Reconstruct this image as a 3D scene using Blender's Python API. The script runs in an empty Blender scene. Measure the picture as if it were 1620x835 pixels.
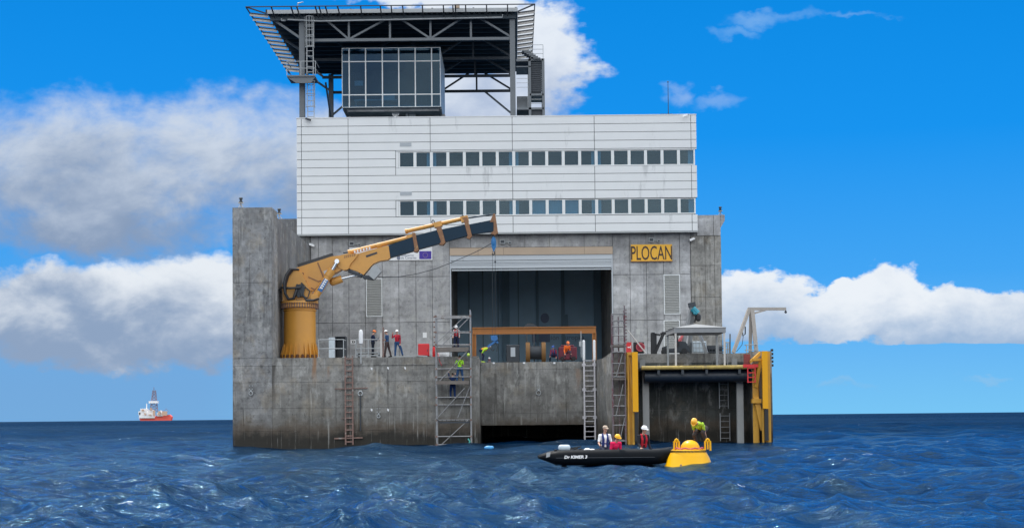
import bpy, bmesh, math, random
import numpy as np
from mathutils import Vector, Matrix
random.seed(7)
SC = bpy.context.scene
COL = SC.collection
RAD = math.radians
PI = math.pi

# ------------------------------------------------------------------ camera
F = 2400.0            # focal length for a 1620 px wide picture
CAM_H = 1.84
PITCH, ROLL = 2.37, -0.545
PPY = 559.7           # row of the lens axis in the 1620x835 photograph
cam_d = bpy.data.cameras.new('camera'); cam = bpy.data.objects.new('camera', cam_d); COL.objects.link(cam)
cam_d.sensor_width = 36.0; cam_d.lens = F / 1620 * 36
cam_d.shift_y = (PPY - 417.5) / 1620
cam_d.clip_start = 0.5; cam_d.clip_end = 60000
RC = Matrix.Rotation(RAD(90 + PITCH), 4, 'X') @ Matrix.Rotation(RAD(ROLL), 4, 'Z')
cam.matrix_world = Matrix.Translation((0, 0, CAM_H)) @ RC
SC.camera = cam

# ------------------------------------------------------------------ sky, sun, exposure
SUN_EL, SUN_AZ = 60.0, -28.0        # behind the platform and to its left, high
SKY_STRENGTH = 0.12
SUN_STRENGTH = 3.2
SC.view_settings.view_transform = 'Standard'; SC.view_settings.look = 'None'
SC.view_settings.exposure = 0.0; SC.view_settings.gamma = 1.0
SC.view_settings.use_curve_mapping = False
SC.render.engine = 'CYCLES'
SC.cycles.use_denoising = True; SC.cycles.sample_clamp_indirect = 6.0
SC.cycles.max_bounces = 8; SC.cycles.diffuse_bounces = 6; SC.cycles.transparent_max_bounces = 12
SC.cycles.caustics_reflective = False; SC.cycles.caustics_refractive = False

class G:
    """terse node-graph writer"""
    def __init__(s, tree): s.t = tree
    def n(s, typ, props=None, **ins):
        nd = s.t.nodes.new(typ)
        for k, v in (props or {}).items(): setattr(nd, k, v)
        for k, v in ins.items():
            key = int(k[1:]) if k[0] == '_' and k[1:].isdigit() else k.replace('_', ' ')
            s.set(nd.inputs[key], v)
        return nd
    def set(s, sock, v):
        if isinstance(v, bpy.types.NodeSocket): s.t.links.new(v, sock)
        else:
            if hasattr(sock, 'default_value') and sock.type == 'RGBA' and len(v) == 3: v = (*v, 1)
            sock.default_value = v
    def m(s, op, a, b=0.0, c=0.0, clamp=False):
        nd = s.n('ShaderNodeMath', {'operation': op, 'use_clamp': clamp}, _0=a, _1=b)
        if op in ('MULTIPLY_ADD', 'SMOOTH_MIN', 'SMOOTH_MAX'): s.set(nd.inputs[2], c)
        return nd.outputs[0]
    def v(s, op, a, b=(0, 0, 0)):
        nd = s.n('ShaderNodeVectorMath', {'operation': op}, _0=a)
        s.set(nd.inputs[1], b)
        return nd.outputs[0]
    def mix(s, f, a, b, blend='MIX'):
        nd = s.t.nodes.new('ShaderNodeMix'); nd.data_type = 'RGBA'; nd.blend_type = blend
        s.set(nd.inputs[0], f); s.set(nd.inputs[6], a); s.set(nd.inputs[7], b)
        return nd.outputs[2]
    def noise(s, vec, scale=1.0, detail=4.0, rough=0.55, dist=0.0):
        return s.n('ShaderNodeTexNoise', None, Vector=vec, Scale=scale, Detail=detail, Roughness=rough, Distortion=dist).outputs[0]
    def smooth(s, x, a, b, lo=0.0, hi=1.0):
        nd = s.n('ShaderNodeMapRange', {'interpolation_type': 'SMOOTHSTEP'})
        s.set(nd.inputs[0], x)
        for i, q in enumerate((a, b, lo, hi)): s.set(nd.inputs[i + 1], q)
        return nd.outputs[0]
    def lin(s, x, a, b, lo=0.0, hi=1.0):
        nd = s.n('ShaderNodeMapRange', None)
        s.set(nd.inputs[0], x)
        for i, q in enumerate((a, b, lo, hi)): s.set(nd.inputs[i + 1], q)
        return nd.outputs[0]
    def sep(s, vec): return s.n('ShaderNodeSeparateXYZ', None, _0=vec).outputs
    def comb(s, x=0.0, y=0.0, z=0.0): return s.n('ShaderNodeCombineXYZ', None, _0=x, _1=y, _2=z).outputs[0]
    def scalec(s, col, f):   # colour times a factor
        return s.v('MULTIPLY', col, s.comb(f, f, f))

world = bpy.data.worlds.new('World'); SC.world = world; world.use_nodes = True
wt = world.node_tree; wt.nodes.clear(); g = G(wt)
sky = g.n('ShaderNodeTexSky', {'sky_type': 'NISHITA', 'sun_disc': False, 'sun_elevation': RAD(SUN_EL), 'sun_rotation': RAD(SUN_AZ),
                               'altitude': 0.0, 'air_density': 1.0, 'dust_density': 0.4, 'ozone_density': 2.0})
tc = g.n('ShaderNodeTexCoord').outputs['Generated']
dx, dy, dz = g.sep(tc)
elev = g.m('MAXIMUM', dz, 0.0)
# deep azure overhead, paler at the horizon, laid over the physical sky
hs = g.n('ShaderNodeHueSaturation', None, Hue=0.5, Saturation=1.5, Value=1.0, Color=sky.outputs[0]).outputs[0]
grad = g.n('ShaderNodeValToRGB'); g.set(grad.inputs[0], elev)
cr = grad.color_ramp; cr.elements[0].position = 0.0; cr.elements[0].color = (0.170, 0.56, 0.93, 1)
for pos, c in ((0.035, (0.125, 0.475, 0.92, 1)), (0.09, (0.045, 0.37, 0.91, 1)), (0.18, (0.004, 0.29, 0.87, 1)), (0.30, (0.0, 0.235, 0.75, 1)), (0.6, (0.0, 0.15, 0.54, 1))):
    e = cr.elements.new(pos); e.color = c
cr.elements[-1].color = (0.0, 0.12, 0.46, 1)
base_sky = g.mix(0.97, hs, g.scalec(grad.outputs[0], 8.3))
# the left half of the sky is hazier under its cloud bank
ym = g.m('MAXIMUM', dy, 0.02)
U = g.m('DIVIDE', dx, ym); V = g.m('DIVIDE', dz, ym)
def px(x): return (x - 810) / F
def py(y): return (659 - y) / F
haze_l = g.m('MULTIPLY', g.smooth(U, px(600), px(300)), g.smooth(V, py(330), py(620)))
base_sky = g.mix(g.m('MULTIPLY', haze_l, 0.8), base_sky, (0.175*8.3, 0.37*8.3, 0.68*8.3))
# clouds: ellipses of cloud body broken up by noise, in sky directions
P2 = g.comb(U, g.m('MULTIPLY', V, 1.5), 0.0)
def warp(off, sc, amp, det=4.0): return g.m('MULTIPLY', g.m('SUBTRACT', g.noise(g.v('ADD', P2, off), sc, det, 0.6), 0.5), amp / F)
U0, V0 = U, V
U = g.m('ADD', U0, g.m('ADD', warp((1, 5, 2), 9.0, 260.0), warp((4, 2, 8), 42.0, 75.0)))
V = g.m('ADD', V0, g.m('ADD', warp((7, 3, 1), 11.0, 110.0), warp((2, 8, 5), 48.0, 55.0)))
n1 = g.noise(P2, 16.0, 9.0, 0.60, 0.3)
n2 = g.noise(g.v('ADD', P2, (3.1, 1.7, 0)), 7.0, 8.0, 0.58, 0.2)
n3 = g.noise(g.v('ADD', P2, (9.1, 4.7, 0)), 45.0, 6.0, 0.6, 0.0)
nd_ = g.m('ADD', g.m('MULTIPLY', g.m('SUBTRACT', n1, 0.5), 2.6), g.m('MULTIPLY', g.m('SUBTRACT', n3, 0.5), 0.7))
def blob(cx, cy, rx, ry):
    a = g.m('DIVIDE', g.m('SUBTRACT', U, px(cx)), rx / F); b = g.m('DIVIDE', g.m('SUBTRACT', V, py(cy)), ry / F)
    return g.m('SUBTRACT', 1.0, g.m('ADD', g.m('MULTIPLY', a, a), g.m('MULTIPLY', b, b)))
def union(bl):
    s_ = bl[0]
    for b in bl[1:]: s_ = g.m('MAXIMUM', s_, b)
    return g.m('MAXIMUM', s_, -4.0)
def layer(col, blobs, lo, hi, gain, top, bot, dark, light, cut=None, amp=1.0, nz=None, opac=1.0):
    """paint one bank of cloud over the sky: body density, shaded darker toward its flat underside"""
    s_ = union([blob(*b) for b in blobs])
    d = g.m('ADD', s_, g.m('MULTIPLY', nz if nz is not None else nd_, amp))
    if cut: d = g.m('SUBTRACT', d, g.m('MULTIPLY', g.smooth(g.m('ADD', V0, warp((3, 3, 3), 14.0, 14.0)), py(cut[1]), py(cut[0])), 5.0))
    a = g.m('MULTIPLY', g.smooth(d, lo, hi), opac)
    sh = g.lin(V, py(bot), py(top))
    sh = g.m('ADD', sh, g.m('MULTIPLY', g.m('SUBTRACT', n2, 0.5), gain))
    sh = g.m('ADD', sh, g.m('MULTIPLY', g.m('SUBTRACT', n1, 0.5), gain * 0.8))
    c = g.mix(g.smooth(sh, 0.0, 1.0), tuple(8.3 * q for q in dark), tuple(8.3 * q for q in light))
    return g.mix(a, col, c)
sky_c = base_sky
sky_c = layer(sky_c, [(1250, 30, 80, 16), (1360, 32, 80, 8), (1200, 52, 45, 12)], 0.0, 1.8, 0.3, 0, 60, (0.16, 0.42, 0.85), (0.24, 0.48, 0.86), amp=1.0, opac=0.9)
sky_c = layer(sky_c, [(1075, 142, 36, 22), (1150, 160, 55, 20)], -0.1, 1.8, 0.3, 120, 180, (0.22, 0.45, 0.86), (0.40, 0.56, 0.86), amp=0.7, opac=0.9)
sky_c = layer(sky_c, [(860, 85, 92, 105), (760, 150, 140, 60), (700, -5, 170, 24), (830, 0, 60, 30)], -0.1, 0.6, 1.4, 0, 260, (0.36, 0.46, 0.66), (0.80, 0.86, 0.94), amp=0.6)
sky_c = layer(sky_c, [(110, 265, 340, 125), (330, 250, 240, 115), (500, 265, 150, 140), (170, 350, 230, 60)], -0.35, 1.0, 1.7, 130, 420, (0.25, 0.34, 0.50), (0.60, 0.68, 0.80), amp=0.75)
sky_c = layer(sky_c, [(80, 470, 230, 62), (310, 450, 140, 62), (200, 515, 340, 60), (330, 510, 160, 65)], -0.25, 0.5, 1.9, 395, 560, (0.27, 0.37, 0.54), (0.80, 0.85, 0.91), amp=0.6)
sky_c = layer(sky_c, [(1195, 495, 90, 62), (1300, 505, 100, 45), (1410, 482, 82, 66), (1330, 485, 60, 40), (1500, 505, 100, 50), (1620, 520, 140, 48)], -0.1, 0.30, 1.5, 425, 560, (0.33, 0.47, 0.68), (0.84, 0.89, 0.95), cut=(562, 548), amp=0.42)
sky_c = layer(sky_c, [(1380, 608, 40, 8), (1580, 603, 50, 8)], 0.0, 1.8, 0.3, 590, 620, (0.2, 0.5, 0.82), (0.3, 0.56, 0.84), amp=0.8)
# the rest of the sky (above and behind the camera) is broken cloud, added extra bright as fill for the front faces
nb = g.noise(g.v('MULTIPLY', tc, (1.0, 1.0, 2.2)), 1.6, 8.0, 0.6, 0.4)
back = g.m('MAXIMUM', g.smooth(dy, 0.35, 0.05), g.smooth(dz, 0.42, 0.62))
cb = g.mix(g.smooth(nb, 0.45, 0.70), (1.25*8.3, 1.36*8.3, 1.48*8.3), (2.9*8.3, 2.9*8.3, 2.85*8.3))
sky_c = g.mix(g.m('MULTIPLY', back, g.smooth(nb, 0.30, 0.46)), sky_c, cb)
bg = g.n('ShaderNodeBackground', None, Color=sky_c, Strength=SKY_STRENGTH)
g.set(g.n('ShaderNodeOutputWorld').inputs[0], bg.outputs[0])

sun_d = bpy.data.lights.new('sun', 'SUN'); sun = bpy.data.objects.new('sun', sun_d); COL.objects.link(sun)
sun_d.energy = SUN_STRENGTH; sun_d.angle = RAD(0.6); sun_d.color = (1.0, 0.96, 0.90)
sv = Vector((math.sin(RAD(SUN_AZ)) * math.cos(RAD(SUN_EL)), math.cos(RAD(SUN_AZ)) * math.cos(RAD(SUN_EL)), math.sin(RAD(SUN_EL))))
sun.rotation_euler = sv.to_track_quat('Z', 'Y').to_euler()

# ------------------------------------------------------------------ measuring helpers
R3 = RC.to_3x3()
def W(px_, py_, Y):
    """point of the place seen at photo pixel (px_, py_) at depth Y"""
    d = R3 @ Vector(((px_ - 810) / F, -(py_ - PPY) / F, -1.0))
    t = Y / d.y
    return Vector((d.x * t, Y, CAM_H + d.z * t))
def rect(x0, y0, x1, y1, Y):
    """(xmin, xmax, zmin, zmax) of a photo rectangle that stands square at depth Y"""
    mx, my = (x0 + x1) / 2, (y0 + y1) / 2
    return W(x0, my, Y).x, W(x1, my, Y).x, W(mx, y1, Y).z, W(mx, y0, Y).z

# ------------------------------------------------------------------ materials
def newmat(name):
    m = bpy.data.materials.new(name); m.use_nodes = True
    t = m.node_tree; t.nodes.clear(); q = G(t)
    b = q.n('ShaderNodeBsdfPrincipled'); o = q.n('ShaderNodeOutputMaterial')
    t.links.new(b.outputs[0], o.inputs[0])
    return m, q, b
def pos(q): return q.n('ShaderNodeNewGeometry').outputs['Position']
MATS = {}
def paint(name, col, rough=0.5, metal=0.0, var=0.12, scale=3.0, rust=None, rust_amt=0.5, rust_scale=1.5, bump=0.0, obj=False, spec=0.5, streak=False):
    """a worn coloured surface: tone varies, optional rust or dirt patches"""
    if name in MATS: return MATS[name]
    m, q, b = newmat(name)
    P = q.n('ShaderNodeTexCoord').outputs['Object'] if obj else pos(q)
    n = q.noise(P, scale, 5.0, 0.6)
    c = q.scalec(col, q.lin(n, 0.25, 0.75, 1 - var, 1 + var))
    if rust:
        Pr = q.v('MULTIPLY', P, (1, 1, 0.22)) if streak else P
        r = q.noise(Pr, rust_scale, 7.0, 0.68)
        c = q.mix(q.smooth(r, rust_amt, rust_amt + 0.12), c, rust)
    q.set(b.inputs['Base Color'], c)
    q.set(b.inputs['Roughness'], q.lin(n, 0.3, 0.7, max(rough - 0.08, 0.03), min(rough + 0.08, 1)))
    b.inputs['Metallic'].default_value = metal
    b.inputs['Specular IOR Level'].default_value = spec
    if bump:
        bp = q.n('ShaderNodeBump', None, Strength=bump, Distance=0.02, Height=q.noise(P, scale * 6, 6.0, 0.6))
        q.set(b.inputs['Normal'], bp.outputs[0])
    MATS[name] = m
    return m
def concrete(name, base, tide=True, cell=(1.31, 3.4), streaky=1.0, warm=(0.30, 0.25, 0.18), blot=1.0, runs=()):
    m, q, b = newmat(name)
    P = pos(q); x, y, z = q.sep(P)
    cx = q.m('FLOOR', q.m('DIVIDE', q.m('ADD', q.m('ADD', x, y), 0.33), cell[0])); cz = q.m('FLOOR', q.m('DIVIDE', q.m('ADD', z, 0.2), cell[1]))
    wn = q.n('ShaderNodeTexWhiteNoise', {'noise_dimensions': '3D'}, Vector=q.comb(cx, 0.0, cz)).outputs[0]
    big = q.noise(P, 0.45, 5.0, 0.6)
    mid = q.noise(P, 1.9, 7.0, 0.70, 0.4)
    st = q.noise(q.v('MULTIPLY', P, (3.2, 3.2, 0.16)), 1.0, 6.0, 0.65)
    st2 = q.noise(q.v('MULTIPLY', P, (7.5, 7.5, 0.30)), 1.0, 5.0, 0.7)
    fine = q.noise(P, 14.0, 6.0, 0.7)
    f = q.lin(wn, 0, 1, 0.84, 1.13)
    f = q.m('MULTIPLY', f, q.lin(big, 0.3, 0.7, 0.74, 1.26))
    f = q.m('MULTIPLY', f, q.lin(mid, 0.3, 0.7, 1 - 0.36 * blot, 1 + 0.32 * blot))
    f = q.m('MULTIPLY', f, q.lin(fine, 0.3, 0.7, 0.93, 1.06))
    f = q.m('MULTIPLY', f, q.lin(q.smooth(st, 0.52, 0.70), 0, 1, 1.0, 1 - 0.42 * streaky))
    f = q.m('MULTIPLY', f, q.lin(q.smooth(st2, 0.58, 0.74), 0, 1, 1.0, 1 - 0.25 * streaky))
    f = q.m('MULTIPLY', f, q.lin(q.smooth(q.noise(q.v('ADD', P, (5, 9, 3)), 3.6, 4.0, 0.5), 0.60, 0.68), 0, 1, 1.0, 1 - 0.3 * blot))
    c = q.scalec(base, f)
    c = q.mix(q.m('MULTIPLY', q.smooth(q.noise(q.v('ADD', P, (11, 3, 7)), 0.7, 6.0, 0.65), 0.48, 0.68), 0.45), c, q.scalec(warm, f))
    # lime bloom
    c = q.mix(q.m('MULTIPLY', q.smooth(q.noise(q.v('MULTIPLY', P, (1.6, 1.6, 0.7)), 1.0, 7.0, 0.7), 0.52, 0.66), 0.55), c, (0.44, 0.44, 0.42))
    if tide:
        zz = q.m('ADD', z, q.m('MULTIPLY', q.m('SUBTRACT', q.noise(q.v('MULTIPLY', P, (0.6, 0.6, 0.6)), 1.0, 7.0, 0.68), 0.5), 2.2))
        c = q.mix(q.smooth(zz, 4.6, 1.6, 0.0, 0.42), c, (0.085, 0.080, 0.070))
        c = q.mix(q.smooth(zz, 1.9, 1.15, 0.0, 0.75), c, (0.075, 0.054, 0.036))
        c = q.mix(q.smooth(zz, 1.25, 0.55, 0.0, 0.92), c, (0.016, 0.015, 0.012))
    ws = q.noise(q.v('ADD', q.v('MULTIPLY', P, (5.0, 5.0, 0.22)), (7, 1, 2)), 1.0, 6.0, 0.7)
    c = q.mix(q.m('MULTIPLY', q.smooth(ws, 0.56, 0.68), 0.40 * min(streaky + .35, 1.2)), c, (0.46, 0.46, 0.44))
    # coarse pour marks: level bands that wander a little
    pl = q.noise(q.v('MULTIPLY', P, (0.25, 0.25, 3.0)), 1.0, 4.0, 0.6)
    c = q.scalec(c, q.lin(pl, 0.35, 0.65, 0.92, 1.07))
    pits = q.smooth(q.noise(q.v('ADD', P, (2, 4, 6)), 9.0, 3.0, 0.5), 0.66, 0.72)
    c = q.scalec(c, q.lin(pits, 0, 1, 1.0, 0.55))
    for (x0_, wd, zt0, zb0_, colr_, am) in runs:
        xn = q.m('ADD', x, q.m('MULTIPLY', q.m('SUBTRACT', q.noise(q.v('MULTIPLY', P, (3, 3, .8)), 1.0, 4.0, 0.6), 0.5), wd * 2.2))
        mk = q.m('MULTIPLY', q.smooth(q.m('ABSOLUTE', q.m('SUBTRACT', xn, x0_)), wd, wd * 0.15), q.m('MULTIPLY', q.smooth(z, zb0_, zb0_ + (zt0 - zb0_) * .8), q.smooth(z, zt0 + .02, zt0 - .05)))
        c = q.mix(q.m('MULTIPLY', mk, am), c, colr_)
    q.set(b.inputs['Base Color'], c)
    b.inputs['Roughness'].default_value = 0.86
    bp = q.n('ShaderNodeBump', None, Strength=0.45, Distance=0.02, Height=q.m('ADD', fine, mid))
    q.set(b.inputs['Normal'], bp.outputs[0])
    MATS[name] = m
    return m
M_HULL = concrete('hull concrete', (0.228, 0.224, 0.212), cell=(2.6, 2.4), streaky=1.1, blot=1.0, runs=((-13.05, .22, 5.95, 3.9, (0.30, 0.15, 0.06), .75), (-15.75, .20, 5.4, 1.3, (0.05, 0.045, 0.04), .75), (-12.1, .12, 5.3, 4.2, (0.26, 0.14, 0.07), .4), (-4.6, .15, 5.3, 2.0, (0.06, 0.055, 0.05), .5), (-8.9, .12, 5.3, 2.4, (0.42, 0.42, 0.40), .4), (0.9, .10, 5.0, 2.6, (0.40, 0.40, 0.38), .45), (3.0, .12, 5.0, 1.8, (0.06, 0.055, 0.05), .5), (4.6, .2, 5.2, 3.0, (0.24, 0.15, 0.11), .45), (-1.2, .12, 4.9, 2.4, (0.07, 0.065, 0.06), .5)))
M_TOWER = concrete('tower concrete', (0.235, 0.24, 0.245), cell=(1.5, 5.0), streaky=1.3, blot=1.2)
M_WALL = concrete('hangar concrete', (0.37, 0.375, 0.385), tide=False, cell=(1.31, 3.5), streaky=0.45, blot=0.75, warm=(0.32, 0.32, 0.32))
M_OLDW = concrete('stained concrete', (0.27, 0.265, 0.25), tide=False, cell=(0.9, 3.5), streaky=1.2, blot=1.0, warm=(0.24, 0.20, 0.14))
M_BAY = concrete('shaded bay concrete', (0.060, 0.070, 0.068), cell=(2.6, 2.4), streaky=1.0, blot=1.0)  # bay wall concrete with the shade under the landing put into its colour
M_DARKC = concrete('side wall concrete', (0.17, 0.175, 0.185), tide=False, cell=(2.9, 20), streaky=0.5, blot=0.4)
M_CLAD = paint('white cladding', (0.69, 0.71, 0.72), 0.42, 0.0, 0.035, 0.6, streak=True, rust=(0.50, 0.52, 0.53), rust_amt=0.60, rust_scale=0.9)
M_CLADGAP = paint('cladding joint', (0.10, 0.11, 0.12), 0.8)
M_WFRAME = paint('white window frame', (0.70, 0.73, 0.74), 0.4, var=0.03)
M_CURT = paint('pale curtain', (0.80, 0.92, 0.90), 0.9, var=0.05)
M_ROOM = paint('dim room', (0.07, 0.115, 0.15), 0.9)
M_STEEL = paint('grey painted steel', (0.135, 0.15, 0.165), 0.5, 0.1, 0.1)
M_STEELL = paint('light grey steel', (0.36, 0.38, 0.39), 0.5, 0.1, 0.1)
M_STEELD = paint('dark steel', (0.035, 0.042, 0.052), 0.55, 0.1, 0.15)
M_DECKUND = paint('dark deck sheeting', (0.030, 0.045, 0.058), 0.5, 0.2, 0.2)
M_GALV = paint('galvanised tube', (0.27, 0.27, 0.275), 0.45, 0.5, 0.2, 4.0, rust=(0.12, 0.075, 0.06), rust_amt=0.58, rust_scale=3.0)
M_GALVR = paint('rusty purple tube', (0.17, 0.14, 0.15), 0.6, 0.3, 0.25, 4.0, rust=(0.15, 0.05, 0.06), rust_amt=0.50, rust_scale=3.0)
M_ALU = paint('pale ladder metal', (0.56, 0.53, 0.54), 0.4, 0.3, 0.1, rust=(0.30, 0.25, 0.24), rust_amt=0.62)
M_RUST = paint('rusty ladder metal', (0.20, 0.125, 0.105), 0.8, 0.0, 0.3, 5.0, rust=(0.30, 0.27, 0.25), rust_amt=0.55, rust_scale=4)
M_CRANE = paint('crane ochre paint', (0.60, 0.30, 0.070), 0.42, 0.0, 0.10, 1.2, rust=(0.22, 0.095, 0.035), rust_amt=0.66, rust_scale=2.6, bump=0.05)
M_CRANEP = paint('pedestal ochre paint', (0.56, 0.26, 0.038), 0.45, 0.0, 0.08, 1.2, rust=(0.20, 0.075, 0.03), rust_amt=0.66, rust_scale=1.4, streak=True)
M_BOOMD = paint('dark blue boom paint', (0.006, 0.026, 0.050), 0.5, 0.0, 0.15, spec=0.25)
M_BOOMR = paint('rusty collar', (0.24, 0.115, 0.055), 0.6, 0.0, 0.25, 5.0, rust=(0.38, 0.24, 0.10), rust_amt=0.55, rust_scale=4)
M_CHROME = paint('polished rod', (0.75, 0.76, 0.78), 0.18, 0.9, 0.03)
M_BLACK = paint('black rubber', (0.012, 0.013, 0.016), 0.6, 0.0, 0.2)
M_HOSE = paint('black hose', (0.018, 0.020, 0.026), 0.35)
M_YEL = paint('fender yellow paint', (0.76, 0.36, 0.006), 0.45, 0.0, 0.05, 1.0, spec=0.3, rust=(0.28, 0.13, 0.03), rust_amt=0.70, rust_scale=1.6, streak=True)
M_YELD = paint('worn ochre steel', (0.55, 0.29, 0.03), 0.55, 0.0, 0.15, 1.5, rust=(0.16, 0.06, 0.025), rust_amt=0.57, rust_scale=1.8, streak=True)
M_BUOY = paint('buoy yellow paint', (0.84, 0.44, 0.003), 0.35, 0.0, 0.04, 2.0, spec=0.3, rust=(0.60, 0.34, 0.02), rust_amt=0.70, rust_scale=4)
M_PIPEY = paint('dirty yellow pipe', (0.42, 0.31, 0.09), 0.6, 0.0, 0.25, 3.0, rust=(0.15, 0.12, 0.08), rust_amt=0.56, rust_scale=4)
M_RED = paint('red paint', (0.62, 0.02, 0.025), 0.42, 0.0, 0.06)
M_PINK = paint('faded red paint', (0.50, 0.10, 0.11), 0.5, 0.0, 0.2)
M_WHITE = paint('white paint', (0.78, 0.79, 0.80), 0.4, 0.0, 0.04)
M_OFFW = paint('off white steel', (0.52, 0.50, 0.47), 0.5, 0.0, 0.08, rust=(0.34, 0.26, 0.2), rust_amt=0.64, rust_scale=3)
M_COLW = paint('weathered white column', (0.30, 0.31, 0.31), 0.6, 0.0, 0.12, 1.5, rust=(0.10, 0.09, 0.08), rust_amt=0.62, rust_scale=2, streak=True)
M_LINT = paint('beige lintel', (0.46, 0.36, 0.27), 0.7, 0.0, 0.10, 0.5)
M_SHUT = paint('grey shutter', (0.42, 0.45, 0.48), 0.35, 0.3, 0.04)
M_LOUV = paint('pale louvre', (0.44, 0.45, 0.44), 0.55, 0.1, 0.04)
M_WOOD = paint('scaffold plank', (0.16, 0.14, 0.125), 0.8, 0.0, 0.25, 4.0)
M_ORB = paint('brown orange beam paint', (0.33, 0.125, 0.022), 0.5, 0.0, 0.10, 2.0)
M_BLUE = paint('blue paint', (0.02, 0.13, 0.35), 0.45)
M_TEAL = paint('teal motor paint', (0.02, 0.24, 0.32), 0.45)
M_INT = paint('hangar inner wall', (0.42, 0.62, 0.78), 0.85, 0.0, 0.08, 0.6)
M_INTD = paint('hangar dark panel', (0.22, 0.34, 0.44), 0.85, 0.0, 0.08, 0.6)
M_SIGNY = paint('sign yellow', (0.80, 0.42, 0.03), 0.5, 0.0, 0.04)
M_SIGNK = paint('sign lettering', (0.035, 0.02, 0.02), 0.6)
M_FLAG = paint('flag blue', (0.045, 0.02, 0.30), 0.5)
M_TXT = paint('grey print', (0.16, 0.19, 0.26), 0.6)
M_GOLD = paint('gold print', (0.60, 0.45, 0.25), 0.6)
M_BOAT = paint('black boat fabric', (0.003, 0.005, 0.008), 0.5, 0.0, 0.25, 2.0, spec=0.09)
M_ENG = paint('pale blue grey cowl', (0.50, 0.58, 0.64), 0.3)
M_SHIPR = paint('ship red hull', (0.90, 0.13, 0.09), 0.5)
M_SHIPW = paint('ship white', (0.95, 0.94, 0.92), 0.5)
M_SHIPD = paint('ship derrick steel', (0.24, 0.20, 0.26), 0.6)
M_SHIPB = paint('ship buff steel', (0.62, 0.42, 0.30), 0.6)
M_SKIN = paint('skin', (0.50, 0.28, 0.20), 0.5, 0.0, 0.08, 8.0, obj=True)
M_HAIR = paint('dark hair', (0.03, 0.02, 0.015), 0.6, obj=True)
def cloth(name, col): return paint(name, col, 0.85, 0.0, 0.22, 9.0, bump=0.3, obj=True, spec=0.2)

def glass_mat():
    m, q, b = newmat('tinted window glass')
    t = m.node_tree; t.nodes.remove(b)
    out = [n for n in t.nodes if n.type == 'OUTPUT_MATERIAL'][0]
    P = pos(q)
    bp = q.n('ShaderNodeBump', None, Strength=0.06, Distance=0.05, Height=q.noise(P, 0.8, 2.0, 0.5))
    gl = q.n('ShaderNodeBsdfGlossy', None, Color=(0.62, 0.80, 0.90), Roughness=0.03, Normal=bp.outputs[0])
    tr = q.n('ShaderNodeBsdfTransparent', None, Color=(0.36, 0.54, 0.64))
    mx = q.n('ShaderNodeMixShader', None, _0=0.05, _1=tr.outputs[0], _2=gl.outputs[0])
    t.links.new(mx.outputs[0], out.inputs[0]); MATS['glass'] = m
    return m
M_GLASS = glass_mat()

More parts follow.
